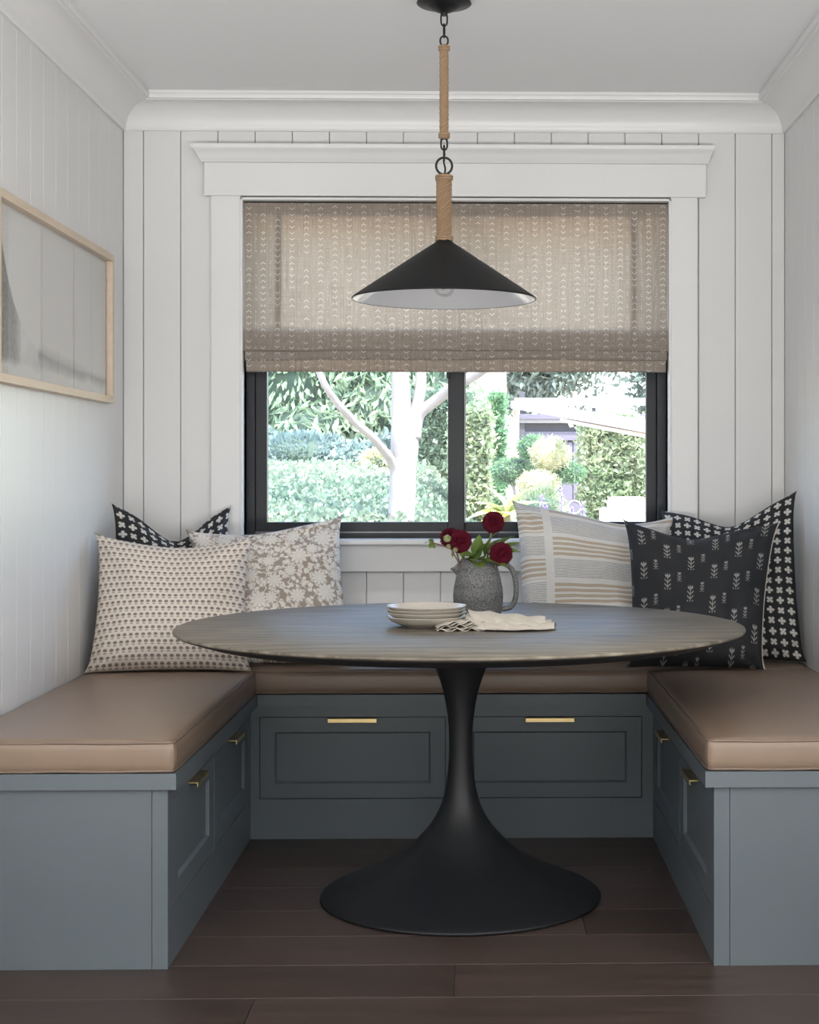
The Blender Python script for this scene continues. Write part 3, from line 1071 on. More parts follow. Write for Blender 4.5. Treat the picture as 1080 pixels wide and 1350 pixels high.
# ---- napkins
def cloth(name, surf, nu, nv, loc, label, layers):
    V, F = [], []
    for L_ in range(layers):
        b0 = len(V)
        for i in range(nu+1):
            for j in range(nv+1):
                V.append(surf(i/nu, j/nv, L_))
        for i in range(nu):
            for j in range(nv):
                a = b0 + i*(nv+1)+j
                F.append((a, a+1, a+nv+2, a+nv+1))
    o = mk(name, V, F, M['linen'], None, True)
    o.location = loc
    so = o.modifiers.new('thickness', 'SOLIDIFY'); so.thickness = .0014; so.offset = 0
    return tag(o, label, 'napkin', 'linen napkins on the table')
def n1(u, v, l):
    # crumpled stack; ruffled edge towards the viewer
    x = (u - .5) * (.150 - .008 * (l % 3)) + .004 * math.sin(l*2.1)
    y = (v - .5) * (.095 - .003 * l)
    front = max(0, 1 - v * 1.9) ** 1.2
    z = .0025 + l * .0052 + .0032 * math.sin(u*23 + l*1.9 + 4*v) * (.3 + front) + .003 * noise.noise(Vector((u*6, v*5, l*3.1)))
    y += .007 * noise.noise(Vector((u*9, l*5.7, 0))) * (1 + front)
    x += .006 * noise.noise(Vector((v*6, l*3.3, 5)))
    z *= (1 - .45 * max(0, (abs(u-.52)*2) ** 4))
    ca, sa = math.cos(.10), math.sin(.10)
    return (x*ca - y*sa, x*sa + y*ca, max(.001 + l*.0012, z))
cloth('napkin', n1, 60, 16, (-.045, 4.065, TZ), 'crumpled cream linen napkin touching the plates', 5)
def n2(u, v, l):
    # folded napkin lying over itself: teardrop loop at its left end, tapering to the right
    A = u                                   # left 0 -> right 1
    rad = (.0235 - .0042*l) * (1 - .40*A) + .003
    wdth = .032 + .034 * math.sin(PI*min(1, A*.9+.15)) + .0055 * l - .012
    th = v * PI                             # front edge -> over the top -> back edge
    yy = -math.cos(th) * wdth
    zz_ = math.sin(th) ** .8 * rad * 1.75 if 0 < v < 1 else 0
    x = (A - .5) * .185 + .012 * l * (A - .3) - .018*(1-A)*abs(math.sin(th))
    fl_ = .0028 * math.sin(A*19 + l*2.3 + v*5) + .003*noise.noise(Vector((A*7, v*5, l*4.4)))
    zz_ += fl_ * .8 + .0015
    yy += .006 * noise.noise(Vector((A*9, l*2.9, 7))) - .03*A*(1-A)
    ca, sa = math.cos(-.12), math.sin(-.12)
    return (x*ca - yy*sa, x*sa + yy*ca, max(.0012 + .001*l, zz_))
cloth('napkin', n2, 60, 26, (.075, 4.075, TZ + .0008), 'folded cream linen napkin lying in front of the pitcher', 4)

# ---- pitcher
pit = empty('pitcher', (-.010, 4.50, TZ), label='grey speckled stoneware pitcher holding dahlias on the table', cat='pitcher')
prof = [(0, 0), (.060, 0), (.0655, .003), (.0685, .012), (.0715, .035), (.0725, .055), (.0705, .078), (.066, .100), (.0605, .122), (.0555, .142), (.0515, .158), (.050, .161), (.0475, .160), (.047, .156), (.050, .14), (.056, .118), (.064, .08), (.067, .05), (.062, .012), (0, .008)]
lathe_obj('body', prof, M['stoneware'], pit, 72, sm=50)
# spout: a pinched beak on the left
V, F = [], []
sec = [(-.046, .158, .020), (-.058, .150, .0185), (-.068, .139, .013), (-.078, .1345, .0045)]
low = [.095, .112, .124, .132]
for (sx_, sz_, hw), lz in zip(sec, low):
    for k in range(13):
        a = PI * k / 12
        yy = hw * math.cos(a)
        z_ = sz_ - (sz_ - lz) * math.sin(a)
        V.append((sx_ - .003*math.sin(a), yy, z_))
for i in range(3):
    for k in range(12):
        F.append((i*13+k, i*13+k+1, (i+1)*13+k+1, (i+1)*13+k))
sp = mk('spout', V, F, M['stoneware'], pit, True)
so = sp.modifiers.new('thickness', 'SOLIDIFY'); so.thickness = .004; so.offset = -1
hpts = bez([(.050, 0, .146), (.072, 0, .148), (.094, 0, .135), (.106, 0, .108), (.110, 0, .075), (.107, 0, .045), (.094, 0, .022), (.068, 0, .016)], 6)
V, F = tube(hpts, .0075, 12)
hb = mk('handle', [(v[0], v[1]*1.25, v[2]) for v in V], F, M['stoneware'], pit, True)

# ---- dahlias
def petals_mesh(rad, nrm, n=260, seed=0):
    V, F = [], []
    r0 = np.random.default_rng(seed)
    nrm = Vector(nrm).normalized()
    q = Vector((0, 0, 1)).rotation_difference(nrm)
    for i in range(n):
        t = (i + .5) / n
        ph = math.acos(1 - 1.72 * t)            # from the face centre to round the back
        th = i * 2.399963
        d = Vector((math.sin(ph)*math.cos(th), math.sin(ph)*math.sin(th), math.cos(ph)))
        tang = Vector((math.cos(ph)*math.cos(th), math.cos(ph)*math.sin(th), -math.sin(ph)))
        side = d.cross(tang).normalized()
        out = (d * .62 + tang * (.78 * math.sin(min(ph*1.2, PI/2)))).normalized()
        up = side.cross(out).normalized()
        ln = rad * (.30 + .20 * min(1, ph)) * r0.uniform(.9, 1.1)
        wd = rad * (.055 + .065 * min(1, ph*.9))
        root = d * (rad * .56)
        pts = [(0, 0, 0), (.45, -1, -.35), (.45, 0, .25), (.45, 1, -.35), (.8, -.85, -.7), (.82, 0, .1), (.8, .85, -.7), (1.05, 0, -.25)]
        b = len(V)
        for a, s, c in pts:
            V.append(tuple(q @ (root + out*(ln*a) + side*(wd*s) - up*(wd*c*.8))))
        F += [(b, b+1, b+2), (b, b+2, b+3), (b+1, b+4, b+5, b+2), (b+2, b+5, b+6, b+3), (b+4, b+7, b+5), (b+5, b+7, b+6)]
    return V, F
def dahlia(loc, rad, nrm, foot, label, seed):
    t = empty('dahlia', foot, label=label, cat='flower', group='dahlias in the pitcher')
    c = Vector(loc) - Vector(foot)
    V, F = petals_mesh(rad, nrm, seed=seed)
    tag(mk('petals', [tuple(Vector(v) + c) for v in V], F, M['petal'], t, True), kind='stuff')
    lathe_obj('core', [(0, -rad*.6), (rad*.4, -rad*.45), (rad*.6, 0), (rad*.4, rad*.45), (0, rad*.6)], M['petal'], t, 16, tuple(c))
    tube_obj('stem', bez([(0, 0, 0), tuple(c * .5 + Vector((0, 0, .012))), tuple(c - Vector(nrm).normalized() * rad * .45)], 5), .0028, M['stem'], t, 8)
    return t
foot = lambda dx, dy: (-.010 + dx, 4.50 + dy, TZ + .05)
dahlia((-.062, 4.475, .944), .0365, (-.05, -1, .12), foot(-.02, 0), 'dark red dahlia facing forwards at the left, above the pitcher spout', 1)
dahlia((-.092, 4.530, .952), .033, (-.5, -.6, .35), foot(-.025, .02), 'dark red dahlia half hidden behind the left front bloom', 2)
dahlia((.034, 4.510, .998), .0345, (.05, -1, .25), foot(.01, .01), 'dark red dahlia standing highest in the pitcher', 3)
dahlia((.056, 4.455, .910), .0360, (.15, -1, .05), foot(.02, -.01), 'dark red dahlia hanging lowest, at the right over the handle', 4)

def leaf_mesh(ln, wd, bend=.3, fold=.25, n=8, seed=0, wave=.04):
    V, F = [], []
    for i in range(n+1):
        t = i / n
        w_ = wd * math.sin(PI * min(1, t*.97+.03)) ** .8 * (1 - .25*t)
        z = -bend * ln * t*t
        for k in (-1, -.5, 0, .5, 1):
            V.append((ln*t*(1-.15*bend*t), w_*k, z + abs(k)*w_*fold + wave*wd*math.sin(t*14+k*2+seed)))
    for i in range(n):
        for k in range(4):
            a = i*5+k
            F.append((a, a+1, a+6, a+5))
    return V, F
def leaf(name, loc, direction, ln, wd, m, parent, bend=.3, roll=0, seed=0, fold=.25):
    V, F = leaf_mesh(ln, wd, bend, seed=seed, fold=fold)
    q = Vector(direction).normalized().to_track_quat('X', 'Z')
    q2 = Matrix.Rotation(roll, 3, 'X')
    L_ = Vector(loc)
    return mk(name, [tuple(L_ + (q @ (q2 @ Vector(v)))) for v in V], F, m, parent, True)
gr = empty('foliage_sprig', foot(0, 0), label='green dahlia leaves and stems spilling over the pitcher rim', cat='leaves')
for k, (p, d, ln, wd, rl) in enumerate([
        ((.005, -.02, .105), (-.2, -.8, .35), .075, .020, .2), ((.010, -.03, .11), (.75, -.5, .10), .075, .017, .3), ((-.012, 0, .11), (.35, -.5, .9), .065, .017, .8),
        ((.0, -.02, .11), (-.6, -.6, .5), .06, .016, -.5), ((.02, .0, .12), (.5, -.2, .9), .07, .014, .6), ((.02, 0, .12), (.1, -.3, 1), .075, .015, .9),
        ((.035, -.01, .12), (.9, -.1, .75), .085, .011, .7), ((.03, .01, .12), (.7, .2, 1), .085, .012, -.6), ((-.005, -.03, .105), (.2, -.95, .10), .055, .022, 0),
        ((.0, .01, .11), (-.1, -.1, 1), .07, .015, 1.2), ((.055, -.02, .13), (1, -.2, .35), .06, .012, .5), ((-.015, -.02, .11), (-.35, -.7, .35), .05, .013, .4)]):
    leaf('leaf', p, d, ln*1.12, wd*1.5, M['leaf_bouquet'], gr, seed=k, roll=rl, bend=.35)
# bud sprig at the left
bs = empty('bud_sprig', foot(-.02, 0), label='sprig with pale green buds reaching left over the spout', cat='flower')
tube_obj('stem', bez([(0, 0, 0), (-.022, -.01, .115), (-.07, -.015, .145), (-.115, -.015, .160)], 5), [.002]*15 + [.0014], M['stem_red'], bs, 6)
tube_obj('stem', bez([(0, 0, .02), (-.035, -.03, .10), (-.062, -.045, .150)], 5), .0018, M['stem_red'], bs, 6)
def bud(c, r):
    b = lathe_obj('bud', [(0, -r), (r*.7, -r*.75), (r, -.1*r), (r*.85, r*.5), (r*.3, r*.9), (0, r)], M['bud'], bs, 14, c)
    for k in range(5):
        a = k * 1.257
        leaf('sepal', (c[0] + r*.4*math.cos(a), c[1] + r*.4*math.sin(a), c[2] - r*.7), (math.cos(a), math.sin(a), 1.2), r*1.5, r*.45, M['leaf_bouquet'], b, bend=-.2)
bud((-.068, -.055, .172), .0115); bud((-.064, -.05, .150), .007); bud((-.045, -.045, .140), .0075)
for k, (d, ln) in enumerate([((-1, -.1, .25), .028), ((-.5, -.4, .8), .020), ((.1, -.6, -.6), .020), ((-.6, -.3, -.6), .022)]):
    leaf('leaf', (-.110, -.015, .158), d, ln, .008, M['leaf_bouquet'], bs, seed=k, roll=.5*k)
for k in range(3):
    leaf('leaf', (-.05 + .012*k, -.012, .135 - .006*k), ((-.3, .2, .3)[k], -.5, (-.8, .6, -.8)[k]), .02, .006, M['leaf_bouquet'], bs, seed=k)

# ================================================================== PENDANT
LX, LY = -.101, 4.2
pen = empty('pendant_lamp', (LX, LY, ZC), label='black cone pendant lamp on a chain and rope-wrapped stem over the table', cat='lamp')
def pz(z): return z - ZC
lathe_obj('canopy', [(0, 0), (.064, 0), (.066, -.008), (.073, -.012), (.074, -.016), (.070, -.019), (.046, -.023), (.040, -.028), (.024, -.036), (.010, -.041), (.009, -.048), (0, -.048)], M['black_metal'], pen, 64)
def oval(cz, hz, rx, rad, rot, n=28, name='chain_link', cy=0):
    pts = []
    for k in range(n):
        a = 2*PI*k/n
        x = rx*math.cos(a); z = cz + (hz - rx) * (1 if math.sin(a) > 0 else -1) * (abs(math.sin(a))**.35) + rx*math.sin(a)
        pts.append((x*math.cos(rot), x*math.sin(rot) + cy, z))
    return tube_obj(name, pts, rad, M['black_metal'], pen, 8, True)
oval(pz(2.362), .018, .0085, .0024, .15)
oval(pz(2.331), .018, .0055, .0022, 1.35)
oval(pz(2.304), .013, .0105, .0024, 0)
def rope_sleeve(z0, z1, r, strands, pitch, name='rope_sleeve'):
    n, m_ = (72 if r < .015 else 120), int((z1-z0)/.0011)
    V, F = [], []
    for j in range(m_+1):
        z = z0 + (z1-z0)*j/m_
        for i in range(n):
            a = 2*PI*i/n
            ph = strands*a - z*2*PI/pitch*strands
            rr = r * (.76 + .30*abs(math.cos(ph/2))**.8) + .0004*math.sin(z*5200 + a*7)
            V.append((rr*math.cos(a), rr*math.sin(a), z))
    for j in range(m_):
        for i in range(n):
            k = (i+1) % n
            F.append((j*n+i, j*n+k, (j+1)*n+k, (j+1)*n+i))
    F.append(tuple(range(n))[::-1]); F.append(tuple(m_*n+i for i in range(n)))
    o = mk(name, V, F, M['rope'], pen, True)
    # wrapped collars
    for zc in (z0 + .005, z0 + .0115, z1 - .005, z1 - .0115):
        pts = [((r*1.06)*math.cos(2*PI*k/40), (r*1.06)*math.sin(2*PI*k/40), zc + .0008*math.sin(k)) for k in range(40)]
        V2, F2 = tube(pts, [.0033 + .0006*math.sin(k*2.1) for k in range(40)], 8, True)
        mk('rope_wrap', V2, F2, M['rope'], o, True)
    return o
rope_sleeve(pz(2.040), pz(2.292), .0118, 7, .05)
oval(pz(2.026), .016, .0085, .0026, .1)
oval(pz(2.001), .021, .0055, .0024, 1.45)
pts = [(.0215*math.cos(2*PI*k/40), 0, pz(1.967) + .0225*math.sin(2*PI*k/40)) for k in range(40)]
tube_obj('ring', pts, .0032, M['black_metal'], pen, 10, True)
tube_obj('cord', bez([(.002, 0, pz(2.0)), (-.001, 0, pz(1.98)), (.003, 0, pz(1.96)), (.001, 0, pz(1.945))], 5), .0025, M['black_metal'], pen, 8)
rope_sleeve(pz(1.763), pz(1.943), .0200, 12, .085)
lathe_obj('socket_cap', [(0, pz(1.775)), (.019, pz(1.775)), (.022, pz(1.768)), (.0225, pz(1.758)), (.0, pz(1.758))], M['black_metal'], pen, 48)
zr = 1.610
shade = lathe_obj('shade', [(.0215, pz(1.764)), (.0265, pz(1.759)), (.05, pz(1.744)), (.12, pz(1.697)), (.2, pz(1.6435)), (.243, pz(1.6145)), (.2478, pz(1.6105)), (.2485, pz(1.6075)), (.2472, pz(1.6065)), (.2460, pz(1.6095)), (.2415, pz(1.6130)), (.05, pz(1.7418)), (.0215, pz(1.757))], M['shade_black'], pen, 160, closed=True, sm=30)
lathe_obj('shade_lining', [(.2455, pz(1.6090)), (.2410, pz(1.6118)), (.12, pz(1.6932)), (.0495, pz(1.7405)), (.0212, pz(1.7555)), (0, pz(1.7555)), (0, pz(1.7545)), (.021, pz(1.7545)), (.049, pz(1.739)), (.12, pz(1.6918)), (.2405, pz(1.6105)), (.2455, pz(1.6076))], M['enamel'], pen, 160, sm=30)
lathe_obj('lamp_holder', [(0, pz(1.754)), (.017, pz(1.754)), (.017, pz(1.705)), (.014, pz(1.70)), (0, pz(1.70))], M['black_metal'], pen, 32)
bl = lathe_obj('bulb', [(.012, pz(1.700)), (.013, pz(1.690)), (.020, pz(1.672)), (.0265, pz(1.655)), (.0285, pz(1.642)), (.0265, pz(1.629)), (.019, pz(1.6185)), (.009, pz(1.614)), (0, pz(1.6132))], M['bulb'], pen, 40)
tube_obj('filament', [(.006*math.cos(k*1.1), .006*math.sin(k*1.1), pz(1.665) - .0012*k) for k in range(28)], .0006, M['filament'], bl, 5)

# ================================================================== PICTURE
pic = empty('framed_picture', (XL, 3.86, 1.366), label='pale oak framed grey abstract watercolour hanging on the left wall', cat='picture')
PL, PH, fw, fd = 1.205, .480, .022, .032
obj('frame_rail', B(.001, fd, 0, PL, 0, fw, .0012), M['oak'], pic)
obj('frame_rail', B(.001, fd, 0, PL, PH - fw, PH, .0012), M['oak'], pic)
obj('frame_stile', B(.001, fd, 0, fw, fw, PH - fw, .0012), M['oak'], pic)
obj('frame_stile', B(.001, fd, PL - fw, PL, fw, PH - fw, .0012), M['oak'], pic)
obj('artwork', B(.001, .010, fw, PL - fw, fw, PH - fw), M['art'], pic)
bm = bmesh.new()
bm.faces.new([bm.verts.new(p) for p in ((.014, fw, fw), (.014, PL-fw, fw), (.014, PL-fw, PH-fw), (.014, fw, PH-fw))])
obj('glass', bm, M['pic_glass'], pic)

# ================================================================== GARDEN
M['ivy'] = leaf_mat('ivy_leaf', (.15,.24,.17), (.38,.46,.34), sc=1.2)
M['pale_ivy'] = leaf_mat('pale_ivy_leaf', (.22,.32,.18), (.62,.66,.46), sc=2.5)
M['shrub'] = leaf_mat('lance_leaf', (.20,.32,.22), (.46,.56,.38), sc=1.1)
M['blue_shrub'] = leaf_mat('blue_green_leaf', (.16,.24,.25), (.34,.44,.41), sc=1.5)
M['tree_leaf'] = leaf_mat('far_tree_leaf', (.12,.17,.15), (.28,.34,.29), sc=1.0)
M['pine'] = leaf_mat('pine_needle', (.10,.26,.14), (.30,.46,.24), sc=5)
M['gold_pine'] = leaf_mat('golden_needle', (.46,.48,.27), (.72,.68,.48), sc=6)
M['agave'] = leaf_mat('variegated_leaf', (.42,.48,.14), (.68,.68,.34), sc=8)
M['lavender'] = mat('lavender', (.36,.32,.55), .8)
M['soil'] = noisy('leaf_litter', (.62,.52,.44), (.40,.36,.28), 6, rough=.95, bs=.8, bd=.03, bscale=30)

def gz(x, y):
    t = max(0, min(1, (y - 5.9) / 4.0))
    lf = max(0, min(1, (.1 - x) / .6))
    z = .30 + (.27 + .25 * lf) * t
    if x < .1:
        b = max(0, min(1, (y - 10.3) / 3.7)); k = max(0, min(1, (.1 - x) / .6))
        z += .36 * b * k
    return z
V, F = [], []
nx, ny = 60, 70
gx = np.concatenate([np.linspace(-14, -4, 10)[:-1], np.linspace(-4, 4, 42), np.linspace(4, 14, 10)[1:]])
gy = np.linspace(5.8, 40, 80)
for yy in gy:
    for xx in gx: V.append((xx, yy, gz(xx, yy) + .02*noise.noise(Vector((xx*1.5, yy*1.5, 0)))))
w_ = len(gx)
for j in range(len(gy)-1):
    for i in range(w_-1):
        F.append((j*w_+i, j*w_+i+1, (j+1)*w_+i+1, (j+1)*w_+i))
tag(mk('ground', V, F, M['soil'], None, True), kind='structure')

def leaves(name, pts, size, m, parent=None, nrm=None, spread=1.0, aspect=.5, droop=0, seed=0):
    """thousands of small folded leaves as one mesh"""
    r0 = np.random.default_rng(seed)
    pts = np.asarray(pts, float); n = len(pts)
    d = r0.normal(size=(n, 3)) * spread
    if nrm is not None: d = d + np.asarray(nrm) * 1.2
    d[:, 2] -= droop
    d /= np.linalg.norm(d, axis=1)[:, None]
    s = np.cross(d, r0.normal(size=(n, 3))); s /= np.linalg.norm(s, axis=1)[:, None]
    sz = (size * r0.uniform(.6, 1.3, n))[:, None]
    up = np.cross(s, d)
    a = pts; b = pts + d*sz*.5 + s*sz*aspect*.5 + up*sz*.1; c = pts + d*sz; e = pts + d*sz*.5 - s*sz*aspect*.5 + up*sz*.1
    V = np.stack([a, b, c, e], 1).reshape(-1, 3)
    me = bpy.data.meshes.new(name)
    me.vertices.add(4*n); me.vertices.foreach_set('co', V.astype(np.float32).ravel())
    me.loops.add(6*n); me.polygons.add(2*n)
    base = (np.arange(n)*4)[:, None]
    idx = np.concatenate([base + [0, 1, 2], base + [0, 2, 3]], 1).reshape(-1)
    me.loops.foreach_set('vertex_index', idx.astype(np.int32))
    me.polygons.foreach_set('loop_start', np.arange(0, 6*n, 3, dtype=np.int32))
    me.update(); me.validate()
    return tag(link(name, me, m, parent), kind='stuff')

def blob_pts(c, rad, n, seed, fill=.75, lump=.25):
    r0 = np.random.default_rng(seed)
    d = r0.normal(size=(n, 3)); d /= np.linalg.norm(d, axis=1)[:, None]
    l = np.array([1 + lump*noise.noise(Vector(v)*2.6 + Vector((seed, 0, 0))) for v in d])
    r = (fill + (1-fill)*r0.uniform(0, 1, n)) * l
    return np.asarray(c) + d*r[:, None]*np.asarray(rad)

def blob_core(name, c, rad, m, parent, k=.8):
    bm = bmesh.new(); bmesh.ops.create_icosphere(bm, subdivisions=3, radius=1)
    for v in bm.verts:
        v.co = Vector(c) + Vector((v.co.x*rad[0]*k, v.co.y*rad[1]*k, v.co.z*rad[2]*k)) * (1 + .12*noise.noise(v.co*3))
    return obj(name, bm, m, parent, True)

# tree with pale bark
tr = empty('garden_tree', (-.50, 10, .75), label='pale-barked tree with forking trunk outside the left window pane', cat='tree')
o3 = Vector((.50, -10, -.75))
def limb(pts, rad, name='branch'):
    P_ = bez(pts, 8); n = len(P_)
    k = len(rad) - 1
    rr = []
    for i in range(n):
        t = i/(n-1)*k; a = int(min(t, k-1)); rr.append(rad[a]+(rad[a+1]-rad[a])*(t-a))
    V, F = tube([p + o3 for p in P_], rr, 16)
    V = [tuple(Vector(v) * 1 + Vector((1, .5, 0)) * (.012*noise.noise(Vector(v)*5))) for v in V]
    return mk(name, V, F, M['bark'], tr, True)
limb([(-.512, 10, .70), (-.512, 10, .83), (-.505, 10, 1.15), (-.495, 10, 1.38), (-.515, 10, 1.6), (-.525, 10, 1.9), (-.54, 10.05, 2.6), (-.6, 10.1, 3.4)], [.10, .090, .087, .088, .062, .055, .05, .04], 'trunk')
limb([(-.47, 10, 1.30), (-.44, 10, 1.48), (-.405, 10, 1.62), (-.385, 10, 1.85), (-.33, 10, 2.5), (-.2, 10, 3.2)], [.05, .045, .038, .036, .03, .02])
limb([(-.44, 10, 1.38), (-.40, 9.98, 1.52), (-.33, 9.95, 1.585), (-.205, 9.85, 1.675), (-.02, 9.7, 1.78), (.3, 9.5, 2.0), (.7, 9.4, 2.3)], [.05, .042, .036, .036, .035, .03, .02])
limb([(-.545, 10, 1.05), (-.572, 9.95, 1.21), (-.668, 9.8, 1.355), (-.793, 9.65, 1.47), (-.90, 9.5, 1.60), (-.982, 9.4, 1.77), (-1.1, 9.3, 2.2)], [.035, .033, .027, .023, .022, .02, .014])

# ivy bank, left
n = 70000
bx = rng.uniform(-3.4, .0, n); by = rng.uniform(9.2, 14.6, n)
keep = []
for i in range(n):
    q = noise.noise(Vector((bx[i]*.7, by[i]*.55, 4)))
    u_ = (by[i]-9.2)/5.4
    patch = 1.0 if .14 < u_ < .62 else .28
    keep.append(rng.uniform() < patch + q*.5)
keep = np.array(keep); bx, by = bx[keep], by[keep]
bz = np.array([gz(a, b) for a, b in zip(bx, by)]) + rng.uniform(0, .07, len(bx))
gc = tag(leaves('ground_cover', np.stack([bx, by, bz], 1), .045, M['ivy'], None, (0, -.3, 1), aspect=.8, seed=3), 'low ivy covering the bank below the garden shrubs', 'ground cover')

def shrub(name, label, cat, blobs, n, size, m, aspect=.5, droop=0, core=M['dark_core'], seed=0, group=None, fill=.75):
    c0 = blobs[0][0]
    t = empty(name, (c0[0], c0[1], gz(c0[0], c0[1]) - .02), label=label, cat=cat, group=group)
    o_ = np.array(t.location)
    ar = np.array([r[0]*r[2] + r[0]*r[1] for _, r in blobs]); ar = ar/ar.sum()
    P_ = []
    for i, (c, r) in enumerate(blobs):
        P_.append(blob_pts(np.array(c)-o_, r, int(n*ar[i]), seed+i, fill))
    leaves('foliage', np.concatenate(P_), size, m, t, aspect=aspect, droop=droop, seed=seed)
    bmv, bmf = [], []
    for i, (c, r) in enumerate(blobs):
        bm = bmesh.new(); bmesh.ops.create_icosphere(bm, subdivisions=2, radius=1)
        b = len(bmv)
        for v in bm.verts: bmv.append(tuple(np.array(c)-o_ + np.array(v.co)*np.array(r)*.8))
        for f in bm.faces: bmf.append(tuple(b+v.index for v in f.verts))
        bm.free()
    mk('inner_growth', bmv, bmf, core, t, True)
    return t
shrub('leafy_shrub', 'tall light green shrub with drooping leaves at the left of the window', 'shrub',
      [((-1.9, 16, 2.1), (.8, .6, .75)), ((-1.2, 16, 2.3), (.7, .6, .7)), ((-2.6, 16.2, 2.0), (.9, .6, .8)), ((-1.0, 15.8, 1.8), (.5, .5, .45)), ((-1.7, 15.6, 1.62), (.5, .4, .3)), ((-3.6, 16.5, 2.2), (1, .7, 1.2)), ((-.6, 16.5, 2.1), (.6, .6, .8)), ((-2.2, 16.4, 2.9), (1.3, .7, .7)), ((-.9, 16.6, 3.0), (1.0, .7, .6))],
      26000, .16, M['shrub'], aspect=.28, droop=1.1, seed=20)
shrub('low_shrub', 'blue green rounded low shrub below the drooping-leaved shrub', 'shrub',
      [((-1.75, 15, 1.30), (.55, .4, .22)), ((-1.2, 14.9, 1.28), (.45, .4, .17)), ((-2.4, 15.1, 1.32), (.6, .4, .28)), ((-.8, 15.1, 1.35), (.4, .4, .2))],
      9000, .06, M['blue_shrub'], aspect=.6, seed=40)
shrub('yellow_shrub', 'small yellowish shrub beside the tree trunk', 'shrub', [((-.93, 14.3, 1.24), (.17, .2, .10))], 900, .06, M['gold_pine'], aspect=.5, seed=50)

def hedge(name, label, x0, x1, y0, y1, z0, z1, n, size, m, seed, cat='hedge'):
    t = empty(name, ((x0+x1)/2, (y0+y1)/2, z0), label=label, cat=cat, group='garden hedges outside')
    o_ = np.array(t.location)
    r0 = np.random.default_rng(seed)
    u_, v_ = r0.uniform(0, 1, n), r0.uniform(0, 1, n)
    P_ = []
    k = int(n*.7)
    fx = x0 + (x1-x0)*u_[:k]; fz = z0 + (z1-z0)*v_[:k]
    fy = y0 + np.array([.10*noise.noise(Vector((a*3.2, b*3.2, seed))) for a, b in zip(fx, fz)]) + r0.uniform(0, .08, k)
    P_.append(np.stack([fx, fy, fz + r0.normal(0, .02, k)], 1))
    k2 = (n-k)//3
    P_.append(np.stack([r0.uniform(x0, x1, k2), r0.uniform(y0, y1, k2), z1 + r0.normal(0, .03, k2)], 1))
    for xx in (x0, x1):
        P_.append(np.stack([xx + r0.normal(0, .025, k2), r0.uniform(y0, y1, k2), r0.uniform(z0, z1, k2)], 1))
    leaves('foliage', np.concatenate(P_) - o_, size, m, t, (0, -.7, .3), aspect=.75, seed=seed)
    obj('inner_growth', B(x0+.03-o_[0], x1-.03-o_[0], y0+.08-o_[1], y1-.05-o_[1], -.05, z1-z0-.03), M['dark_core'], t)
    return t
hedge('hedge', 'clipped green hedge right of the tree trunk', -.72, -.12, 14.6, 15.4, .78, 1.86, 12000, .065, M['ivy'], 61)
hedge('hedge', 'pale leafy hedge at the left edge of the right window pane', -.22, .055, 12.2, 13.0, .60, 1.62, 6500, .055, M['pale_ivy'], 62)
hedge('hedge', 'taller narrow green hedge beside the white house wall', .08, .20, 14.0, 14.8, .56, 1.83, 3500, .05, M['pine'], 63)
hedge('ivy_wall', 'leafy ivy-covered garden wall at the right of the right window pane', .835, 1.30, 12.5, 12.9, .55, 1.56, 9000, .06, M['pale_ivy'], 64)

# white house, shed with boarded gate
hs = empty('white_house', (-.3, 20, .8), label='sunlit white stucco house wall beyond the hedges', cat='house')
obj('wall', B(-1.6, .62, 0, 1.0, -.1, 1.72), M['stucco'], hs)
obj('roof', B(-1.7, .68, -.15, 1.2, 1.72, 1.80), M['roofing'], hs)
sh = empty('garden_shed', (1.3, 18, .8), label='lavender grey garden shed with boarded front and flat white eave', cat='shed')
obj('wall', B(-.84, 1.1, .03, 1.6, -.3, .94), M['grey_dark'], sh)
for k in range(13):
    obj('board', B(-.84 + k*.15, -.84 + k*.15 + .142, 0, .028, -.25, .72 + (.0 if k % 5 else .02), .004), M['grey_paint'], sh)
obj('lintel', B(-.86, 1.1, -.03, .03, .74, .84, .004), M['grey_paint'], sh)
obj('post', B(-.86, -.80, -.06, .03, -.3, 1.3, .004), M['grey_dark'], sh)
obj('post', B(-.06, .02, -.06, .03, -.3, 1.12, .004), M['grey_dark'], sh)
obj('fascia', B(-.92, 1.2, -.12, -.06, .98, 1.04, .004), M['grey_paint'], sh)
obj('eave', B(-.92, 1.25, -.16, -.1, 1.14, 1.22, .004), M['white_paint'], sh)
obj('roof', B(-.9, 1.3, -.1, 1.7, .94, .98), M['roofing'], sh)
# sloping white awning beam
aw = empty('pergola_beam', (.284, 13, .8), label='sloping white pergola beam in front of the shed', cat='pergola')
def obl(name, a, b, hz, wy, m, parent):
    a, b = Vector(a), Vector(b); d = (b-a).normalized()
    s = d.cross(Vector((0, 0, 1))).normalized() * wy
    V = [tuple(p + s*i + Vector((0, 0, hz*j))) for p in (a, b) for i, j in ((-1, -1), (1, -1), (1, 1), (-1, 1))]
    F = [(0,1,2,3),(7,6,5,4),(0,4,5,1),(1,5,6,2),(2,6,7,3),(3,7,4,0)]
    return mk(name, V, F, m, parent)
obl('beam', (0, 0, .925), (.76, -4.6, .575), .030, .04, M['white_paint'], aw)
obl('lath', (.3, -2.0, .725), (.80, -4.6, .515), .012, .03, M['terracotta'], aw)
obj('post', B(.70, .80, -4.15, -4.05, -.4, .58), M['white_paint'], aw)
obj('post', B(-.02, .03, .04, .12, -.1, .93), M['terracotta'], aw)

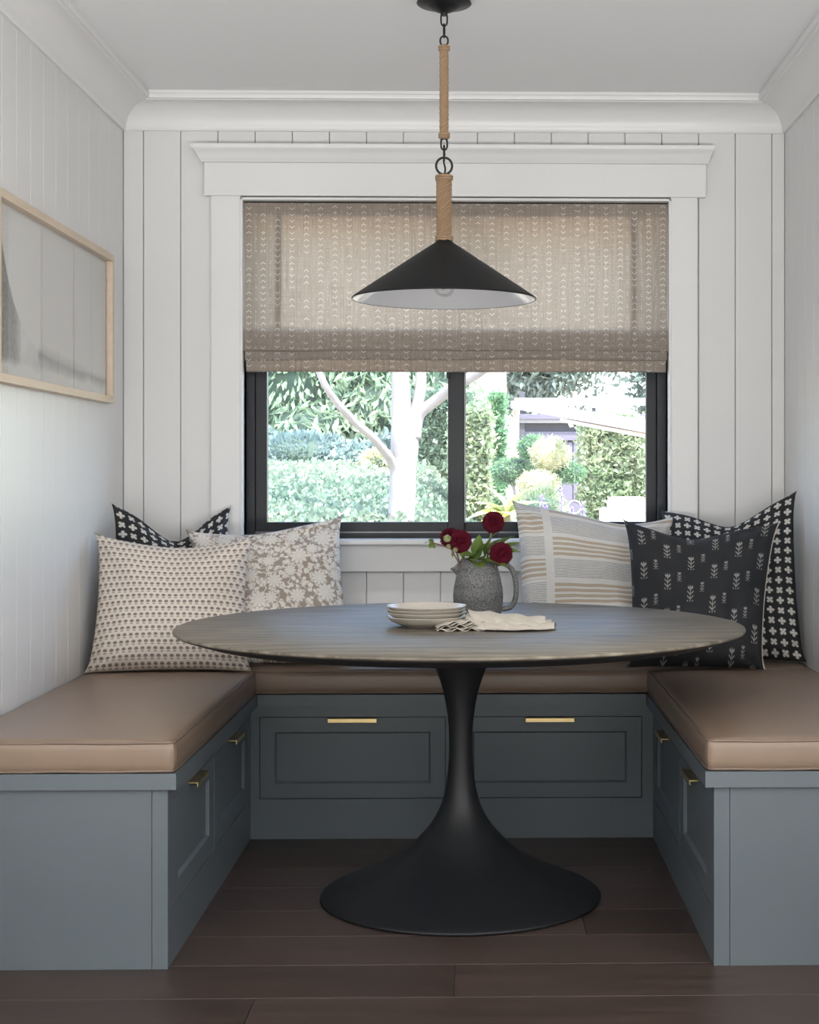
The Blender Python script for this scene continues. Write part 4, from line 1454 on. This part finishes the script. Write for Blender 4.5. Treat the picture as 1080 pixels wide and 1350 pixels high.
# cloud-pruned pine
cp = empty('cloud_pine', (.40, 11.3, .55), label='cloud-pruned pine with rounded golden and green pads', cat='tree')
o4 = np.array(cp.location)
pads = [(c, (r[0]*1.17, r[1]*1.1, r[2]*1.15), k) for c, r, k in [((.375, 11.3, 1.335), (.10, .12, .075), 'pine'), ((.485, 11.0, 1.285), (.125, .14, .105), 'gold_pine'), ((.60, 11.1, 1.155), (.12, .12, .065), 'pine'),
        ((.395, 10.8, 1.085), (.125, .13, .07), 'gold_pine'), ((.225, 11.4, 1.165), (.135, .14, .09), 'pine'), ((.47, 11.3, 1.18), (.14, .12, .05), 'pine')]]
for i, (c, r, mm) in enumerate(pads):
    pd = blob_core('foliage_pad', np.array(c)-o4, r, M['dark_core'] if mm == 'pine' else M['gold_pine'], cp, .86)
    leaves('needles', blob_pts(np.array(c)-o4, r, 1500, 70+i, .85, .1), .034, M[mm], pd, aspect=.22, seed=80+i)
for a, b in (((.40, 11.3, .52), (.36, 11.3, 1.30)), ((.38, 11.3, 1.0), (.24, 11.4, 1.12)), ((.38, 11.3, 1.0), (.58, 11.1, 1.12)), ((.30, 11.3, .52), (.22, 11.35, 1.1))):
    tube_obj('limb', [tuple(np.array(a)-o4), tuple((np.array(a)+np.array(b))/2-o4+np.array([.02, 0, .01])), tuple(np.array(b)-o4)], [.018, .014, .01], M['bark'], cp, 8)

# variegated broad-leaved plant
ag = empty('broad_leaf_plant', (.125, 7.7, gz(.1, 7.7)), label='yellow and green broad-leaved plant outside behind the dahlias', cat='plant')
zb = .955 - gz(.1, 7.7)
tube_obj('stem', [(0, 0, 0), (0, 0, zb)], .02, M['stem'], ag, 8)
for k, (dx, dy, dz, ln, wd) in enumerate([(-1, -.2, .45, .17, .026), (-.85, .2, 1.0, .16, .026), (-.2, .1, 1.4, .16, .028), (.35, 0, 1.3, .17, .026), (1, -.1, .75, .17, .026), (1, .3, 1.1, .18, .024), (-1, -.4, .10, .14, .028), (.9, -.4, .25, .14, .028), (.2, -1, .6, .13, .03), (-.4, -1, .4, .13, .03), (-.6, .8, .9, .15, .026), (.5, .8, .9, .15, .026)]):
    leaf('leaf', (0, 0, zb - .02), (dx, dy, dz), ln*1.15, wd*2.2, M['agave'], ag, bend=.55, seed=k, roll=.2*(k % 3 - 1))

# lavender spikes
for k, (x_, y_, h_, lb) in enumerate([(.325, 8.4, .17, 'lavender spike leaning at the left, in front of the fine-leaved clump'), (.352, 8.5, .12, 'short lavender spike just right of the fine-leaved clump'),
        (.435, 8.5, .20, 'tallest lavender spike, standing alone before the grey shed boards'), (.560, 8.6, .13, 'lavender spike right of the round white garden ornament'), (.495, 8.6, .10, 'short lavender spike just left of the round white garden ornament')]):
    t = empty('lavender_spike', (x_, y_, gz(x_, y_)), label=lb, cat='flower', group='lavender spikes outside')
    top = .86 + h_ - gz(x_, y_)
    tube_obj('stem', [(0, 0, 0), (.004, 0, top*.5), (0, 0, top)], .0025, M['stem'], t, 5)
    r0 = np.random.default_rng(k)
    zz2 = r0.uniform(top - h_*.85, top, 160)
    th = r0.uniform(0, 6.28, 160); rr = .012*(1.1 - (zz2-(top-h_))/h_)+.003
    leaves('blossom', np.stack([rr*np.cos(th), rr*np.sin(th), zz2], 1), .012, M['lavender'], t, aspect=.7, seed=k)
shrub('low_shrub', 'fine-leaved green clump at the foot of the pine', 'shrub', [((.36, 9.6, .93), (.16, .15, .12)), ((.47, 9.7, .84), (.10, .1, .10)), ((.38, 9.6, .70), (.14, .12, .14))], 2500, .045, M['pale_ivy'], aspect=.25, seed=55)

# round garden ornament on a stake
om = empty('garden_ornament', (.525, 8.8, gz(.525, 8.8)), label='round white disc ornament on a stake near the ivy wall', cat='ornament')
zt = .955 - gz(.525, 8.8)
tube_obj('stake', [(0, 0, 0), (0, 0, zt - .03)], .005, M['white_paint'], om, 8)
bm = bmesh.new()
bmesh.ops.create_cone(bm, cap_ends=True, segments=40, radius1=.036, radius2=.036, depth=.01, matrix=Matrix.Translation((0, 0, zt)) @ Matrix.Rotation(R(90), 4, 'X'))
obj('disc', bm, M['grey_paint'], om, 30)
pts = [(.036*math.cos(2*PI*k/32), -.006, zt + .036*math.sin(2*PI*k/32)) for k in range(32)]
tube_obj('rim', pts, .004, M['white_paint'], om, 6, True)
# white outdoor armchair
ac = empty('garden_armchair', (.95, 10.1, gz(.9, 10.1) + .24), label='white rounded outdoor armchair at the lower right of the window', cat='chair')
bm = bmesh.new(); box(bm, -.13, .13, .05, .13, -.24, .185, .0395); obj('backrest', bm, M['white_paint'], ac, 40)
bm = bmesh.new(); box(bm, -.14, .14, -.2, .06, -.24, .07, .02); obj('seat', bm, M['white_paint'], ac, 40)
for s in (-1, 1):
    bm = bmesh.new(); box(bm, s*.15-.03, s*.15+.03, -.2, .1, -.24, .115, .02); obj('armrest', bm, M['white_paint'], ac, 40)

# trees far behind
for k, (c, r, lb) in enumerate([((1.0, 25, 4.6), (1.9, .9, 2.5), 'grey green tree crown above the shed, nearest the white house'),
                                ((4.2, 28.5, 4.8), (1.7, .9, 2.7), 'grey green tree crown above the shed, at the right edge of the window'),
                                ((-1.4, 29, 5.2), (2.0, .9, 2.6), 'tree crown behind the white house'), ((-4.8, 24, 4.4), (2.2, .9, 2.6), 'dark tree crown far left behind the drooping-leaved shrub')]):
    t = empty('background_tree', (c[0], c[1], gz(c[0], c[1])), label=lb, cat='tree', group='trees beyond the garden')
    o_ = np.array(t.location)
    bl_ = [(np.array(c)-o_, r)] + [(np.array(c)-o_ + rng.uniform(-1, 1, 3)*np.array(r)*.7, np.array(r)*rng.uniform(.5, .7)) for _ in range(4)]
    leaves('foliage', np.concatenate([blob_pts(a, b, 5200, 90+k*7+i) for i, (a, b) in enumerate(bl_)]), .17, M['tree_leaf'], t, aspect=.4, seed=k)
    blob_core('inner_growth', bl_[0][0], r, M['dark_core'], t, .75)
    tube_obj('trunk', [(0, 0, -.1), (.05, 0, c[2]-o_[2])], [.16, .09], M['bark'], t, 10)
